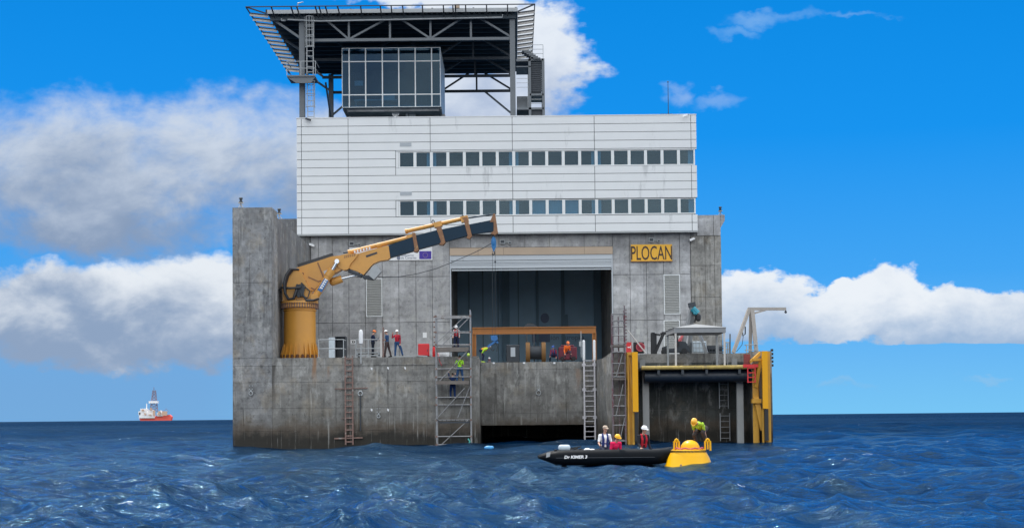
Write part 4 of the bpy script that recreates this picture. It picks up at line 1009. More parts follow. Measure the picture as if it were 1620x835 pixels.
# telescopic sections
for i, (pts, hw) in enumerate((([(615, 389), (656, 374.5), (658, 396.5), (618, 408)], .33), ([(656, 375), (699, 362.8), (701, 384.5), (658, 396)], .29), ([(699, 363.5), (738, 355.5), (742, 372.5), (701, 384)], .25), ([(738, 356.5), (781, 348), (785, 366), (742, 371.5)], .21))):
    h = MB(); slab(h, pts, hw); h.build('boom_section', M_BOOMD, cr_, sharp=None)
for i, pts in enumerate(([(652, 369), (657, 369), (663, 396), (660, 399.5), (655, 398.5), (656.5, 394)], [(690, 361), (698, 358), (705, 384), (701, 388.5), (695, 387.5), (698, 383)], [(731, 345), (739.5, 344), (747, 374), (743, 378.5), (738, 377), (740, 373), (734, 350)], [(780.5, 339), (783.5, 338.5), (788, 369), (783, 372.5), (776, 370), (781, 366), (781, 352), (775, 352)])):
    h = MB(); slab(h, pts, .37 - .04 * i); h.build('collar', M_BOOMR, cr_, sharp=None)
def cyl(mb, a, b_, r, dy=0.0, r2=None): mb.tube(K(*a, dy), K(*b_, dy), r, r2, 14)
h = MB(); cyl(h, (553, 399), (655, 374), .15); cyl(h, (551, 399.6), (555, 398.4), .19); cyl(h, (596, 389.5), (603, 387.6), .20); cyl(h, (643, 377), (651, 375), .19); h.obox(K(652, 375), Vector((1, 0, .22)).normalized(), Vector((0, 1, 0)), Vector((-.22, 0, 1)).normalized(), .28, .3, .16); h.build('extension_cylinder', M_CRANE, cr_)
h = MB(); cyl(h, (642, 366), (735, 345.5), .14); cyl(h, (641, 366.3), (645, 365.4), .17); h.obox(K(693, 355.5), Vector((1, 0, .22)).normalized(), Vector((0, 1, 0)), Vector((-.22, 0, 1)).normalized(), .28, .3, .17); h.obox(K(735, 347), Vector((1, 0, .22)).normalized(), Vector((0, 1, 0)), Vector((-.22, 0, 1)).normalized(), .26, .28, .2); h.build('extension_cylinder', M_CRANE, cr_)
h = MB(); cyl(h, (655, 374), (697, 363.5), .05); cyl(h, (738, 345.5), (781, 339), .05); cyl(h, (543, 400), (553, 398.7), .05); build_split(h, 'extension_rod', M_BOOMD, cr_, 35)
h = MB()
for a, b_ in ((684, 350.5), (731, 343)): h.path([K(a, b_ + 3), K(a - .8, b_), K(a + 1, b_ - 2.5), K(a + 3, b_ - .5), K(a + 3, b_ + 3)], .04, 6)
build_split(h, 'lifting_eye', M_STEELD, cr_, 35)
h = MB()
for i in range(6): a = 561 + i * 4.7; h.box(K(a, 402, 0).x, K(a + 2.4, 402, 0).x, KY - .47, KY - .40, K(a, 401.2 - i * 1.15).z, K(a, 397.5 - i * 1.15).z)
h.build('boom_lettering', M_WHITE, mb_, sharp=None)
# lifting and folding cylinders
h = MB()
cyl(h, (501, 470), (524, 434), .24, -.62); cyl(h, (521, 438), (527.5, 428), .28, -.62); h.tube(K(500, 472, -.95), K(500, 472, -.3), .26); h.build('lift_cylinder', M_CRANE, cr_)
h = MB(); cyl(h, (527, 429), (534.5, 416), .12, -.62); h.tube(K(535, 415, -.8), K(535, 415, -.3), .16); h.build('lift_rod', M_CHROME, cr_)
h = MB(); q0, q1 = K(508, 462, -.87), K(519, 443.5, -.87); d = (q1 - q0).normalized(); nn = Vector((0, 1, 0)).cross(d).normalized()
h.prism([q0 - nn * .17, q1 - nn * .17, q1 + nn * .17, q0 + nn * .17], (0, .012, 0)); h.build('cylinder_sticker', M_BLUE, cr_, sharp=None)
h = MB()
for i in range(5):
    c_ = q0.lerp(q1, .14 + .17 * i); h.prism([c_ - nn * .10 + Vector((0, -.004, 0)), c_ + d * .17 - nn * .10 + Vector((0, -.004, 0)), c_ + d * .17 + nn * .10 + Vector((0, -.004, 0)), c_ + d * .08 + nn * .10 + Vector((0, -.004, 0)), c_ + d * .08 + Vector((0, -.004, 0))], (0, -.006, 0))
h.build('sticker_print', M_WHITE, cr_, sharp=None)
h = MB(); cyl(h, (526, 446), (541, 441), .26, 0); h.ell(K(527, 446), .26); h.build('fold_cylinder', M_CRANE, cr_)
h = MB(); cyl(h, (541, 441), (574, 433), .11, -.1); cyl(h, (541, 441), (572, 431), .07, .3); h.build('fold_rod', M_CHROME, cr_)
# hoses
h = MB()
for k in range(4):
    o_ = k * .09; h.path([K(474 - k, 427.5, -.5 - o_), K(466 - k, 428, -.8 - o_), K(459 - k * .8, 438, -.95 - o_), K(455 - k * .6, 452, -.98 - o_), K(455, 466, -.95 - o_), K(460, 475, -.9 - o_), K(468, 474, -.9 - o_), K(472, 462, -.85 - o_), K(473, 452, -.8)], .085, 8)
h.path([K(448, 464, -.9), K(446, 460, -1), K(450, 457, -1.1), K(462, 458, -1.15), K(478, 457, -1.1), K(480, 450, -.9), K(484, 454, -.85), K(482, 468, -.95), K(488, 476, -1.0), K(500, 476.5, -1.0), K(507, 474, -.9)], .08, 8)
h.path([K(476, 455, -.9), K(480, 470, -1.0), K(490, 473, -1.0), K(493, 462, -.9), K(486, 456, -.85), K(481, 460, -.9)], .05, 6)
h.path([K(472, 476, -1), K(482, 478, -1.1), K(498, 477, -1.1), K(506, 474, -1.0)], .06, 6)
h.build('hoses', M_HOSE, cr_)
h = MB(); slab(h, [(472, 452), (482, 451), (485, 460), (482, 470), (474, 472), (470, 462)], .12, -.86); h.build('valve_block', M_STEELD, cr_, sharp=None)
# winch under the boom
h = MB(); slab(h, [(588, 424), (597, 420), (603.5, 430.5), (592.5, 443), (585, 437)], .40, -.05); h.build('winch_drum_cover', M_LINT if False else M_STEELL, cr_, sharp=None)
h = MB(); slab(h, [(571, 436), (586, 436.5), (592, 443.4), (578, 441)], .36); h.tube(K(577, 439, -.4), K(577, 439, .4), .12); h.build('winch_motor', M_STEELD, cr_, sharp=None)
# hook block and ropes (hang from the crane: parts of it)
h = MB(); slab(h, [(778, 377), (781, 374), (784, 379), (785, 390), (781, 399), (777.5, 390)], .16); h.ell(K(781, 384), .18, .2, .42); hk = h.build('hook_block', paint('hook block blue', (0.01, 0.14, 0.36), .45), cr_)
h = MB(); h.path([K(781, 372), K(779, 374), K(780, 378)], .06, 6); h.path([K(782, 398), K(783, 401), K(780.5, 403), K(778.5, 401)], .05, 6); h.build('hook', M_STEELD, hk)
h = MB(); hx = K(779, 397)
h.tube(K(779, 397), (W(779, 530, KY).x, KY, W(779, 530, KY).z), .015, n=6); h.tube(K(783.5, 395), (W(783.5, 530, KY).x, KY, W(783.5, 530, KY).z), .015, n=6); h.ell(K(783.5, 414), .07)
h.build('hoist_rope', M_STEELD, cr_)
pts = [K(a, b_) for a, b_ in ((600, 439), (630, 438), (660, 433), (690, 425), (715, 415), (745, 402), (762, 394), (777, 385))]
h = MB(); h.path(pts, .025, 6); h.build('tag_line', M_STEELD, cr_)
# chain hoist hung on the rope, held by the bending worker
hb = thing('chain_hoist', 'blue chain hoist hanging on ropes beside the bending hi-vis worker', 'hoist', K(781, 545))
h = MB(); slab(h, [(776, 531), (786, 530), (788, 536), (783, 540), (777, 538)], .15); h.obox(K(779, 543), Vector((.8, 0, .6)), Vector((0, 1, 0)), Vector((-.6, 0, .8)), .40, .12, .07); h.obox(K(783, 538), Vector((.75, 0, -.66)), Vector((0, 1, 0)), Vector((.66, 0, .75)), .30, .12, .06); h.build('body', M_BLUE, hb, sharp=None)
h = MB(); h.path([K(778, 545), K(777, 552), K(780, 555), K(782, 552)], .04, 6); h.path([K(783, 540), K(787, 548), K(786, 556)], .02, 6); h.build('hook', M_STEELD, hb)

# ================================================================== SCAFFOLDS
def scaffold(name_label, corners, ybk, zs_pipe, decks, diags, ztop, frames, mat):
    pass
def sx(x, y, Y): return W(x, y, Y).x
SYF, SYB = 98.45, 99.75
sa, sb = W(690, 600, SYF).x, W(744.5, 600, SYF).x
sc = thing('scaffold_tower', 'tall grey tube scaffold tower with two plank decks left of the dock mouth', 'scaffold', ((sa + sb) / 2, SYF, 0.1))
zt_ = W(716, 497, SYF).z
def sz(y): return W(717, y, SYF).z
h = MB()
stdn = []
for x, t_ in ((sa, zt_), (sb, sz(490))):
    for y in (SYF, SYB): h.tube((x, y, 0.0 - .35), (x, y, t_), .044, n=8)
build_split(h, 'standard', M_GALV, sc, 35)
h = MB()
for yy in (500, 525, 545, 583, 596, 628, 640, 664, 690, 703):
    for y in (SYF, SYB): h.tube((sa, y, sz(yy)), (sb, y, sz(yy)), .034, n=7)
for yy in (500, 545, 596, 640, 664, 703):
    for x in (sa, sb): h.tube((x, SYF, sz(yy)), (x, SYB, sz(yy)), .026, n=7)
h.tube((sa, SYF - .03, sz(503)), (sb, SYF - .03, sz(503)), .045, n=8)
build_split(h, 'ledger', M_GALV, sc, 35)
h = MB()
for a, b_, c, d in ((692, 541, 736, 500), (697, 548, 742, 503), (692, 606, 742, 553), (724, 661, 743, 612), (692, 660, 735, 614), (698, 703, 742, 663)):
    h.tube((sx(a, b_, SYF), SYF - .04, sz(b_)), (sx(c, d, SYF), SYF - .04, sz(d)), .028, n=7)
build_split(h, 'diagonal_brace', M_GALV, sc, 35)
for t, b_ in ((549, 556), (602, 607.5)):
    h = MB()
    for k in range(4): y0 = SYF + .05 + k * .30; h.box(sa - .06 if k == 0 else sa + .05, sb - .02, y0, y0 + .27, sz(b_) + .02, sz(b_) + .07)
    h.box(sa, sb - .1, SYF - .075, SYF - .04, sz(b_), sz(t)); h.build('plank_deck', M_WOOD, sc, sharp=None)
h = MB()
h.box(sa + .25, sb - .1, SYF - .09, SYF - .04, sz(669), sz(666.5))
for k in range(7): x = sa + .35 + k * .29; h.box(x, x + .04, SYF - .085, SYF - .04, sz(666), sz(663.5)); 
h.bar((sa, SYF - .06, sz(662)), (sa + .3, SYF - .06, sz(669)), .06, .04, up=(0, 1, 0)); h.build('lattice_beam', M_STEELD, sc, sharp=None)
h = MB()
for x in (sa, sb):
    for yy in (500, 525, 545, 583, 596, 628, 640, 664, 690, 703): h.box(x - .06, x + .06, SYF - .06, SYF + .06, sz(yy) - .06, sz(yy) + .06)
for k in range(6): h.box(sa - .15, sa - .04, SYF - .04, SYF + .04, sz(502 + k * 8), sz(502 + k * 8) + .09)
h.build('couplers', M_RUST, sc, sharp=None)
p = W(741, 561, SYF - .1); bl = thing('float_marker', 'small lime yellow round float tied to the scaffold rail', 'float', (p.x, SYF - .15, p.z))
h = MB(); h.ell((p.x, SYF - .15, p.z), .10, .10, .11); h.build('ball', paint('lime', (0.55, 0.75, 0.10), .5), bl)
h = MB(); h.tube((p.x, SYF - .15, p.z + .1), (p.x, SYF - .04, p.z + .45), .012, n=6); h.build('cord', M_STEELD, bl)
p = W(743, 702, SYF); h = MB(); h.path([(p.x - .1, SYF - .05, p.z + .35), (p.x + .03, SYF - .08, p.z + .15), (p.x - .12, SYF - .1, p.z), (p.x + .1, SYF - .1, p.z - .12), (p.x - .05, SYF - .1, p.z - .2)], .05, 6)
tag(h.build('tied_rope', paint('teal rope', (0.10, 0.42, 0.38), .8), loc=(p.x, SYF, p.z)), 'teal rope knotted round the foot of the left scaffold', 'rope')
# right scaffold, narrow stair type, against the quay corner
s2a, s2b = W(968, 600, 99.0).x, W(988.5, 600, 99.0).x
sc2 = thing('scaffold_tower', 'narrow rust tinted scaffold tower beside the yellow fender post', 'scaffold', ((s2a + s2b) / 2, 99, 0.1))
def z2(y): return W(978, y, 99.0).z
h = MB()
for x, y, tp, m_ in ((s2a, 98.6, 497, 0), (s2b, 98.6, 484, 0), (s2a + .15, 99.8, 497, 0), (s2b + .05, 99.8, 490, 0), ((s2a + s2b) / 2 + .1, 99.75, 500, 0)):
    h.tube((x, y, -.3), (x, y, z2(tp)), .044, n=8)
build_split(h, 'standard', M_GALVR, sc2, 35)
h = MB()
for yy in (497, 508, 517, 531, 543, 557, 575, 590, 596, 625, 642, 657, 672, 697):
    h.tube((s2a, 98.6, z2(yy)), (s2b, 98.6, z2(yy)), .034, n=7)
    if yy < 600 or yy in (642, 697): h.tube((s2a + .1, 99.8, z2(yy) + .05), (s2b, 99.8, z2(yy) + .05), .026, n=7); h.tube((s2b, 98.6, z2(yy)), (s2b, 99.8, z2(yy)), .026, n=7); h.tube((s2a, 98.6, z2(yy)), (s2a + .1, 99.8, z2(yy)), .026, n=7)
build_split(h, 'ledger', M_GALV, sc2, 35)
h = MB()
for a, b_, c, d in ((974, 596, 984, 560), (974, 656, 985, 608), (980, 695, 988, 660), (970, 530, 984, 500)): h.tube((sx(a, b_, 99), 98.55, z2(b_)), (sx(c, d, 99), 98.55, z2(d)), .026, n=7)
build_split(h, 'diagonal_brace', M_GALV, sc2, 35)
h = MB()
for yy in (548, 600): h.box(s2a - .05, s2b + .05, 98.65, 99.7, z2(yy) - .04, z2(yy) + .1)
build_split(h, 'plank_deck', M_WOOD, sc2)
h = MB()
for k in range(12): h.box(s2b + (.03 if k % 2 else -.03), s2b + .14, 98.5, 98.6, z2(492 + k * 5.2), z2(492 + k * 5.2) + .08)
h.box(s2a - .04, s2a + .04, 98.55, 98.65, z2(640), z2(560)); h.build('couplers', M_GALVR, sc2, sharp=None)

# ================================================================== LADDERS
def ladder_thing(label, xa, xb, yt, yb, Y, lean, step, r, mat, rs=None, extra=None):
    a, b_ = W(xa, (yt + yb) / 2, Y).x, W(xb, (yt + yb) / 2, Y).x; z1, z0 = W((xa + xb) / 2, yt, Y).z, W((xa + xb) / 2, yb, Y).z
    t = thing('ladder', label, 'ladder', ((a + b_) / 2, Y, max(z0, 0)), 'ladders on the quay walls')
    for s_ in (a, b_):
        h = MB(); h.bar((s_, Y, z0), (s_, Y + lean, z1), r * 2, r * 2, up=(0, 1, 0)); h.build('stringer', mat, t, sharp=None)
    n = int((z1 - z0) / step); rl = []
    for i in range(n):
        f = (i + .5) / n; z = z0 + (z1 - z0) * f; h = MB(); h.bar((a + r, Y + lean * f, z), (b_ - r, Y + lean * f, z), (rs or r) * 1.4, (rs or r) * 1.4)
        h.build('rung', mat, t, sharp=None)
    return t, a, b_, z0, z1
t, a, b_, z0, z1 = ladder_thing('long pale metal ladder with thick white top rails at the dock mouth', 924.5, 941, 566, 702, MIDY - .35, 0.0, .345, .055, M_ALU, .035)
h = MB()
for s_ in (a, b_): h.cap((s_, MIDY - .35, z1 - .1), (s_, MIDY - .35, W(932, 540, MIDY).z), .095)
build_split(h, 'top_rail', M_WHITE, t, 35)
h = MB()
for s_ in (a, b_):
    for yy in (577, 616, 660): z = W(932, yy, MIDY).z; h.box(s_ - .13, s_ + .13, MIDY - .31, MIDY - .003, z - .1, z + .1)
h.build('wall_bracket', M_ALU, t, sharp=None)
h = MB(); q = W(919, 520, MIDY - .3); h.bar((q.x, MIDY - .3, W(919, 566, MIDY).z), (q.x, MIDY - .3, W(919, 524, MIDY).z), .05); h.box(q.x - .14, q.x + .04, MIDY - .34, MIDY - .27, W(919, 548, MIDY).z, W(919, 540, MIDY).z)
tag(h.build('signal_pole', M_STEELL, sharp=None, loc=(q.x, MIDY - .3, ZD)), 'thin grey pole with a small plate just left of the pale ladder', 'pole')
t, a, b_, z0, z1 = ladder_thing('brown rusty rung ladder hanging below the left deck railing', 546.5, 558, 563, 703, FY - .16, 0.0, .37, .045, M_RUST, .06)
h = MB(); zz = W(555, 614, FY).z; h.bar((W(530, 616, FY).x, FY - .1, zz - .03), (W(582, 613, FY).x, FY - .1, zz + .02), .06); zz = W(551, 692.5, FY).z; h.bar((W(529, 693, FY).x, FY - .1, zz - .02), (W(574, 692, FY).x, FY - .1, zz + .02), .09, .09); h.bar((W(540, 662, FY).x, FY - .1, W(540, 662, FY).z), (W(559, 659, FY).x, FY - .1, W(559, 659, FY).z), .04)
build_split(h, 'cross_bar', M_RUST, t)
t, *_ = ladder_thing('faint galvanised ladder in the shaded bay below the landing', 1138, 1152, 603, 646, FY + 2.75, 0, .36, .03, M_GALV, .025)
t, *_ = ladder_thing('lower galvanised ladder in the shaded bay, down to the water', 1139.5, 1154.5, 653, 697, FY + 2.75, 0, .36, .03, M_GALV, .025)
t, *_ = ladder_thing('short grey ladder behind the gazebo leg at the landing', 1137, 1151, 543, 578, FY + 2.6, 0, .34, .03, M_GALV, .025)
# pole fender with ring
p = W(570, 622, FY - .1); t = thing('mooring_pole', 'dark vertical pole below a pale ring beside the rusty ladder', 'pole', (p.x, FY - .1, W(569, 681, FY).z))
h = MB(); h.tube((p.x, FY - .12, W(569, 681, FY).z), (p.x, FY - .12, p.z - .1), .045); h.build('pole', M_STEELD, t)
h = MB(); h.path([(p.x + .14 * math.cos(k * PI / 7), FY - .12, p.z + .14 * math.sin(k * PI / 7)) for k in range(14)], .04, 6, closed=True); h.box(p.x - .1, p.x + .1, FY - .1, FY - .003, p.z + .1, p.z + .2); h.build('ring', M_STEELL, t)

# ================================================================== DECK EDGE RAILINGS
def railing(label, xp0, xp1, ytop, yfeet, Y, nposts, depth=1.4, mat=M_STEELL):
    x0, x1 = W(xp0, ytop, Y).x, W(xp1, ytop, Y).x; z1 = W((xp0 + xp1) / 2, ytop, Y).z; zm = (z1 + ZD) / 2
    t = thing('railing', label, 'railing', ((x0 + x1) / 2, Y, ZD), 'deck railings')
    h = MB()
    for z in (z1, zm): h.tube((x0, Y, z), (x1, Y, z), .03, n=7)
    if depth:
        for z in (z1, zm): h.tube((x1, Y, z), (x1, Y + depth, z), .03, n=7); h.tube((x0, Y, z), (x0, Y + depth, z), .03, n=7)
    h.build('rail', mat, t)
    for i in range(nposts):
        h = MB(); x = x0 + (x1 - x0) * i / (nposts - 1); h.tube((x, Y, ZD - .02), (x, Y, z1 + .0), .035, n=7); h.box(x - .07, x + .07, Y - .07, Y + .07, ZD, ZD + .05); h.build('post', mat, t)
    return t
railing('grey tube railing between the crane pedestal and the rusty ladder', 504, 543.5, 537, 562, FY + .2, 2)
railing('grey tube railing in front of the worker in the orange helmet', 563, 602, 537, 562, FY + .2, 3)
h = MB(); x0, x1 = W(563, 560, FY).x, W(600, 560, FY).x
h.box(x0, x1, FY + .35, FY + 1.6, ZD + .28, ZD + .34); h.box(x0, x1, FY + .35, FY + .4, ZD + .1, ZD + .16); h.box(x0, x0 + .1, FY + .35, FY + 1.6, ZD, ZD + .28); h.box(x1 - .1, x1, FY + .35, FY + 1.6, ZD, ZD + .28)
tag(h.build('boarding_platform', M_STEELL, sharp=None, loc=((x0 + x1) / 2, FY + .9, ZD)), 'low grey metal step platform on the deck edge behind the railing', 'platform')
p = W(604.5, 540, FY + .2); t = thing('boarding_post', 'pair of tall dark and cream posts between the two left workers', 'post', (p.x, FY + .2, ZD))
h = MB(); h.box(p.x + .02, p.x + .12, FY + .2, FY + .3, ZD, W(604, 517, FY).z); h.build('dark_post', M_RUST, t, sharp=None)
h = MB(); h.box(p.x - .12, p.x - .01, FY + .16, FY + .24, ZD - .6, W(602, 526, FY).z); h.build('cream_post', M_OFFW, t, sharp=None)
# rounded white sensor housing on a pole
p = W(571, 544, FY - .1); t = thing('sensor_mast', 'tall rounded white sensor housing on a thin pole at the deck edge', 'sensor', (p.x, FY - .1, ZD))
h = MB(); h.lathe((p.x, FY - .1, p.z), [(.05, 0), (.13, .03), (.14, .3), (.14, .72), (.12, .86), (.07, .94), (.02, .96)], 16); h.build('housing', M_WHITE, t)
h = MB(); h.tube((p.x, FY - .1, W(571, 575, FY).z), (p.x, FY - .1, p.z + .02), .04); h.build('pole', M_STEELL, t)
# red box
x0, x1, z0, z1 = rect(661.5, 543, 679, 561, FY + .6)
t = thing('deck_locker', 'bright red square locker standing on the deck edge', 'box', ((x0 + x1) / 2, FY + .6, ZD))
h = MB(); h.box(x0, x1, FY + .5, FY + 1.0, ZD + .06, z1 - .02); o = h.build('body', M_RED, t, sharp=None)
bv = o.modifiers.new('bevel', 'BEVEL'); bv.width = .04; bv.segments = 3
h = MB(); h.box(x0 + .05, x1 - .05, FY + .47, FY + .495, ZD + .12, z1 - .08); h.build('door', M_RED, t, sharp=None)
h = MB(); h.box(x0 - .1, x1 + .1, FY + .4, FY + 1.1, ZD, ZD + .055); h.box(x1 - .12, x1 - .08, FY + .45, FY + .468, ZD + .35, ZD + .5); h.build('plinth', M_STEELD, t, sharp=None)
p = W(686.5, 550, FY + 1.4); t = thing('fire_extinguisher', 'red fire extinguisher on the deck left of the scaffold tower', 'fire extinguisher', (p.x, FY + 1.4, ZD))
h = MB(); h.lathe((p.x, FY + 1.4, ZD), [(.10, 0), (.10, .62), (.06, .70), (.03, .74)], 14); h.build('bottle', M_RED, t)
h = MB(); h.box(p.x - .06, p.x + .05, FY + 1.37, FY + 1.43, ZD + .74, ZD + .80); h.path([(p.x + .05, FY + 1.38, ZD + .76), (p.x + .13, FY + 1.36, ZD + .6), (p.x + .12, FY + 1.36, ZD + .3)], .018, 6); h.build('hose', M_BLACK, t)
p = W(699, 553, FY + 1.2); t = thing('white_buoy_drum', 'white and pinkish flat drum on the deck behind the scaffold tower', 'drum', (p.x, FY + 1.2, ZD))
h = MB(); h.lathe((p.x + .05, FY + 1.2, ZD), [(.42, .1), (.46, .16), (.46, .42), (.40, .52)], 18); h.box(p.x - .35, p.x + .45, FY + .9, FY + 1.5, ZD, ZD + .1); h.build('drum_body', M_WHITE, t)
h = MB(); h.path([(p.x - .3, FY + .7, ZD + .4), (p.x - .2, FY + .2, ZD + .1), (p.x - .1, FY - .12, ZD - .3), (p.x + .05, FY - .12, ZD - .6)], .03, 6); h.build('strap', M_PINK, t)
h = MB(); p = W(633, 562, FY + .2); h.box(p.x - .5, p.x + .9, FY + .1, FY + .45, ZD, ZD + .06); h.bar((p.x + 1.0, FY + .2, ZD + .09), (p.x + 1.8, FY + .25, ZD + .04), .07)
tag(h.build('deck_plank', M_STEELL, sharp=None, loc=(p.x, FY + .2, ZD)), 'flat grey plank lying on the deck edge right of the red vested worker', 'plank')

# ================================================================== GANTRY AND HANGAR CLUTTER
GY = 107.2
gx0, gx1, gz0, gz1 = rect(747, 517, 943, 528, GY)
ZDI = ZD
t = thing('gantry_beam', 'brown orange portal beam on two posts across the dock mouth', 'gantry', ((gx0 + gx1) / 2, GY, ZDI - .2))
h = MB(); h.box(gx0, gx1, GY - .16, GY + .16, gz0, gz0 + .07); h.box(gx0, gx1, GY - .16, GY + .16, gz1 - .07, gz1); h.box(gx0 + .02, gx1 - .02, GY - .05, GY + .05, gz0 + .07, gz1 - .07); b0 = h.build('beam', M_ORB, t, sharp=None)
h = MB()
for q in (813, 882): p = W(q, 523.5, GY - .06); h.text('SWL 5 t' if q == 813 else 'SWL 5 t', (p.x - .38, GY - .054, p.z), (1, 0, 0), (0, 0, 1), .22, .004)
h.bm.free()
for xa in (gx0, gx1 - .28):
    h = MB(); h.box(xa, xa + .06, GY - .14, GY + .14, ZD - .19, gz0); h.box(xa + .22, xa + .28, GY - .14, GY + .14, ZD - .19, gz0); h.box(xa + .06, xa + .22, GY - .03, GY + .03, ZD - .19, gz0); h.build('post', M_ORB, t, sharp=None)
# things just inside
p = W(812, 562, 112)
t = thing('power_cabinet', 'dark cabinet with a pale square panel under the orange beam', 'cabinet', (p.x, 112, ZD))
x0, x1, z0, z1 = rect(801, 545, 822, 563, 112)
h = MB(); h.box(x0, x1, 112, 112.9, ZD + .0, z1); o = h.build('body', M_STEELD, t, sharp=None); o.modifiers.new('b', 'BEVEL').width = .05
h = MB(); h.box(x0 + .32, x1 - .32, 111.97, 111.995, ZD + .42, z1 - .2); h.build('panel', M_SHUT, t, sharp=None)
x0, x1, z0, z1 = rect(831, 545, 864, 563, 112.5)
t = thing('spool_frame', 'ochre cable reel frame with a grey drum under the orange beam', 'reel', ((x0 + x1) / 2, 112.5, ZD))
for a, b_ in ((x0, x0 + .38), (x1 - .38, x1)):
    h = MB(); m0 = (a + b_) / 2; h.lathe((0, 0, 0), [(.78, -.06), (.78, .06)], 22)
    for v in h.bm.verts: v.co = Vector((m0 + v.co.z * 2.6, 112.5 + v.co.x * .9, ZD + .72 + v.co.y))
    h.build('flange', paint('dull brown flange', (0.20, 0.10, 0.03), .7), t)
h = MB(); h.tube((x0 + .3, 112.5, ZD + .72), (x1 - .3, 112.5, ZD + .72), .5, n=18); h.build('drum', M_STEELD, t)
x0, x1, z0, z1 = rect(884, 545, 913, 563, 109.5)
t = thing('rescue_pod', 'dark red rounded machine behind the worker in orange', 'machine', ((x0 + x1) / 2, 109.5, ZD))
h = MB(); h.box(x0, x1, 109.6, 110.6, ZD + .08, z1 - .15); h.box(x0 + .15, x1 - .2, 109.7, 110.5, z1 - .15, z1); o = h.build('body', paint('dark red', (0.13, 0.012, 0.03), .5), t, sharp=None); m0 = o.modifiers.new('b', 'BEVEL'); m0.width = .15; m0.segments = 3
h = MB(); 
for q in (x0 + .25, x1 - .25): h.tube((q, 109.55, ZD + .16), (q, 110.65, ZD + .16), .16)
h.build('wheels', M_BLACK, t)
p = W(832, 527, 113); t = thing('overhead_vehicle_rack', 'dark low equipment seen above the orange beam inside the hangar', 'equipment', (p.x, 114, ZD))
x0, x1, z0, z1 = rect(826, 511, 852, 519, 114)
h = MB(); h.prism([(x0, 114, z0), (x1, 114, z0), (x1 - .15, 114, z0 + .2), (x1 - .5, 114, z1), (x0 + .4, 114, z1)], (0, 1.2, 0)); h.box(x0 + .3, x0 + .4, 114, 114.1, ZD, z0); h.box(x1 - .4, x1 - .3, 114, 114.1, ZD, z0); h.build('rack_body', M_STEELD, t, sharp=None)
p = W(774, 566, MIDY + .3); t = thing('winch_pot', 'small dark winch drum with a white top beside the bending worker', 'winch', (p.x, MIDY + .3, ZD - .2))
h = MB(); h.lathe((p.x, MIDY + .3, ZD - .2), [(.16, 0), (.16, .05), (.10, .08), (.10, .22), (.15, .26)], 12); h.build('drum', M_GALVR, t)
h = MB(); h.lathe((p.x, MIDY + .3, ZD - .2), [(.08, .26), (.08, .34), (.03, .37)], 10); h.build('cap', M_WHITE, t)

# ================================================================== RIGHT LANDING
LYF, LYB = 99.0, 103.0
t = thing('landing_stage', 'boat landing with a dirty yellow edge pipe on weathered white columns', 'landing', (W(1100, 580, LYF).x, LYF, 0))
xa, xb = W(1015, 580, LYF).x, W(1193, 580, LYF).x
zp0, zp1 = W(1100, 584, LYF).z, W(1100, 578, LYF).z
h = MB(); h.tube((xa, LYF, (zp0 + zp1) / 2), (xb, LYF, (zp0 + zp1) / 2), .135, n=14)
h.build('edge_pipe', M_PIPEY, t)
h = MB(); h.box(xa + .05, xb - .05, LYF + .16, LYB - .1, zp0 - .02, zp1 - .08)
for q in (1042, 1080, 1118, 1170): x = W(q, 588, LYF).x; h.box(x - .08, x + .08, LYF - .02, LYF + .14, zp0 - .3, zp0 - .01)
h.build('deck_grating', M_STEELD, t, sharp=None)
for q in (1022, 1171):
    x = W(q, 650, LYF + 1.6).x; h = MB(); w_ = .21
    h.box(x - w_, x + w_, LYF + 1.5, LYF + 1.55, -1, zp0 - .03); h.box(x - w_, x + w_, LYF + 1.85, LYF + 1.9, -1, zp0 - .03); h.box(x - .04, x + .04, LYF + 1.55, LYF + 1.85, -1, zp0 - .03)
    h.build('column', M_COLW, t, sharp=None)
    h = MB(); h.box(x - w_ + .02, x + w_ - .02, LYB - .12, LYB - .07, zp1, ZDR - .4); h.build('wall_bracket', M_COLW, t, sharp=None)
x0, x1 = W(1019, 595, LYF + .8).x, W(1188, 595, LYF + .8).x
h = MB(); h.tube((x0, LYF + .75, W(1100, 594, LYF).z), (x1, LYF + .75, W(1100, 594, LYF).z), .42, n=20); h.build('rubber_roll', paint('blue black rubber', (0.010, 0.017, 0.030), .45), t)
h = MB(); a, b_, c, d = rect(1183, 576, 1197, 605, LYF - .1)
h.bar((a - .3, LYF - .1, d - .1), (b_ + .1, LYF - .1, d - .1), .14, .2)
for q in (a, b_ - .1): h.bar((q, LYF - .1, c), (q, LYF - .1, d - .2), .07)
for k in range(4): z = c + .05 + k * .3; h.bar((a, LYF - .1, z), (b_ - .1, LYF - .1, z), .06)
h.build('red_step_frame', M_RED, t, sharp=None)
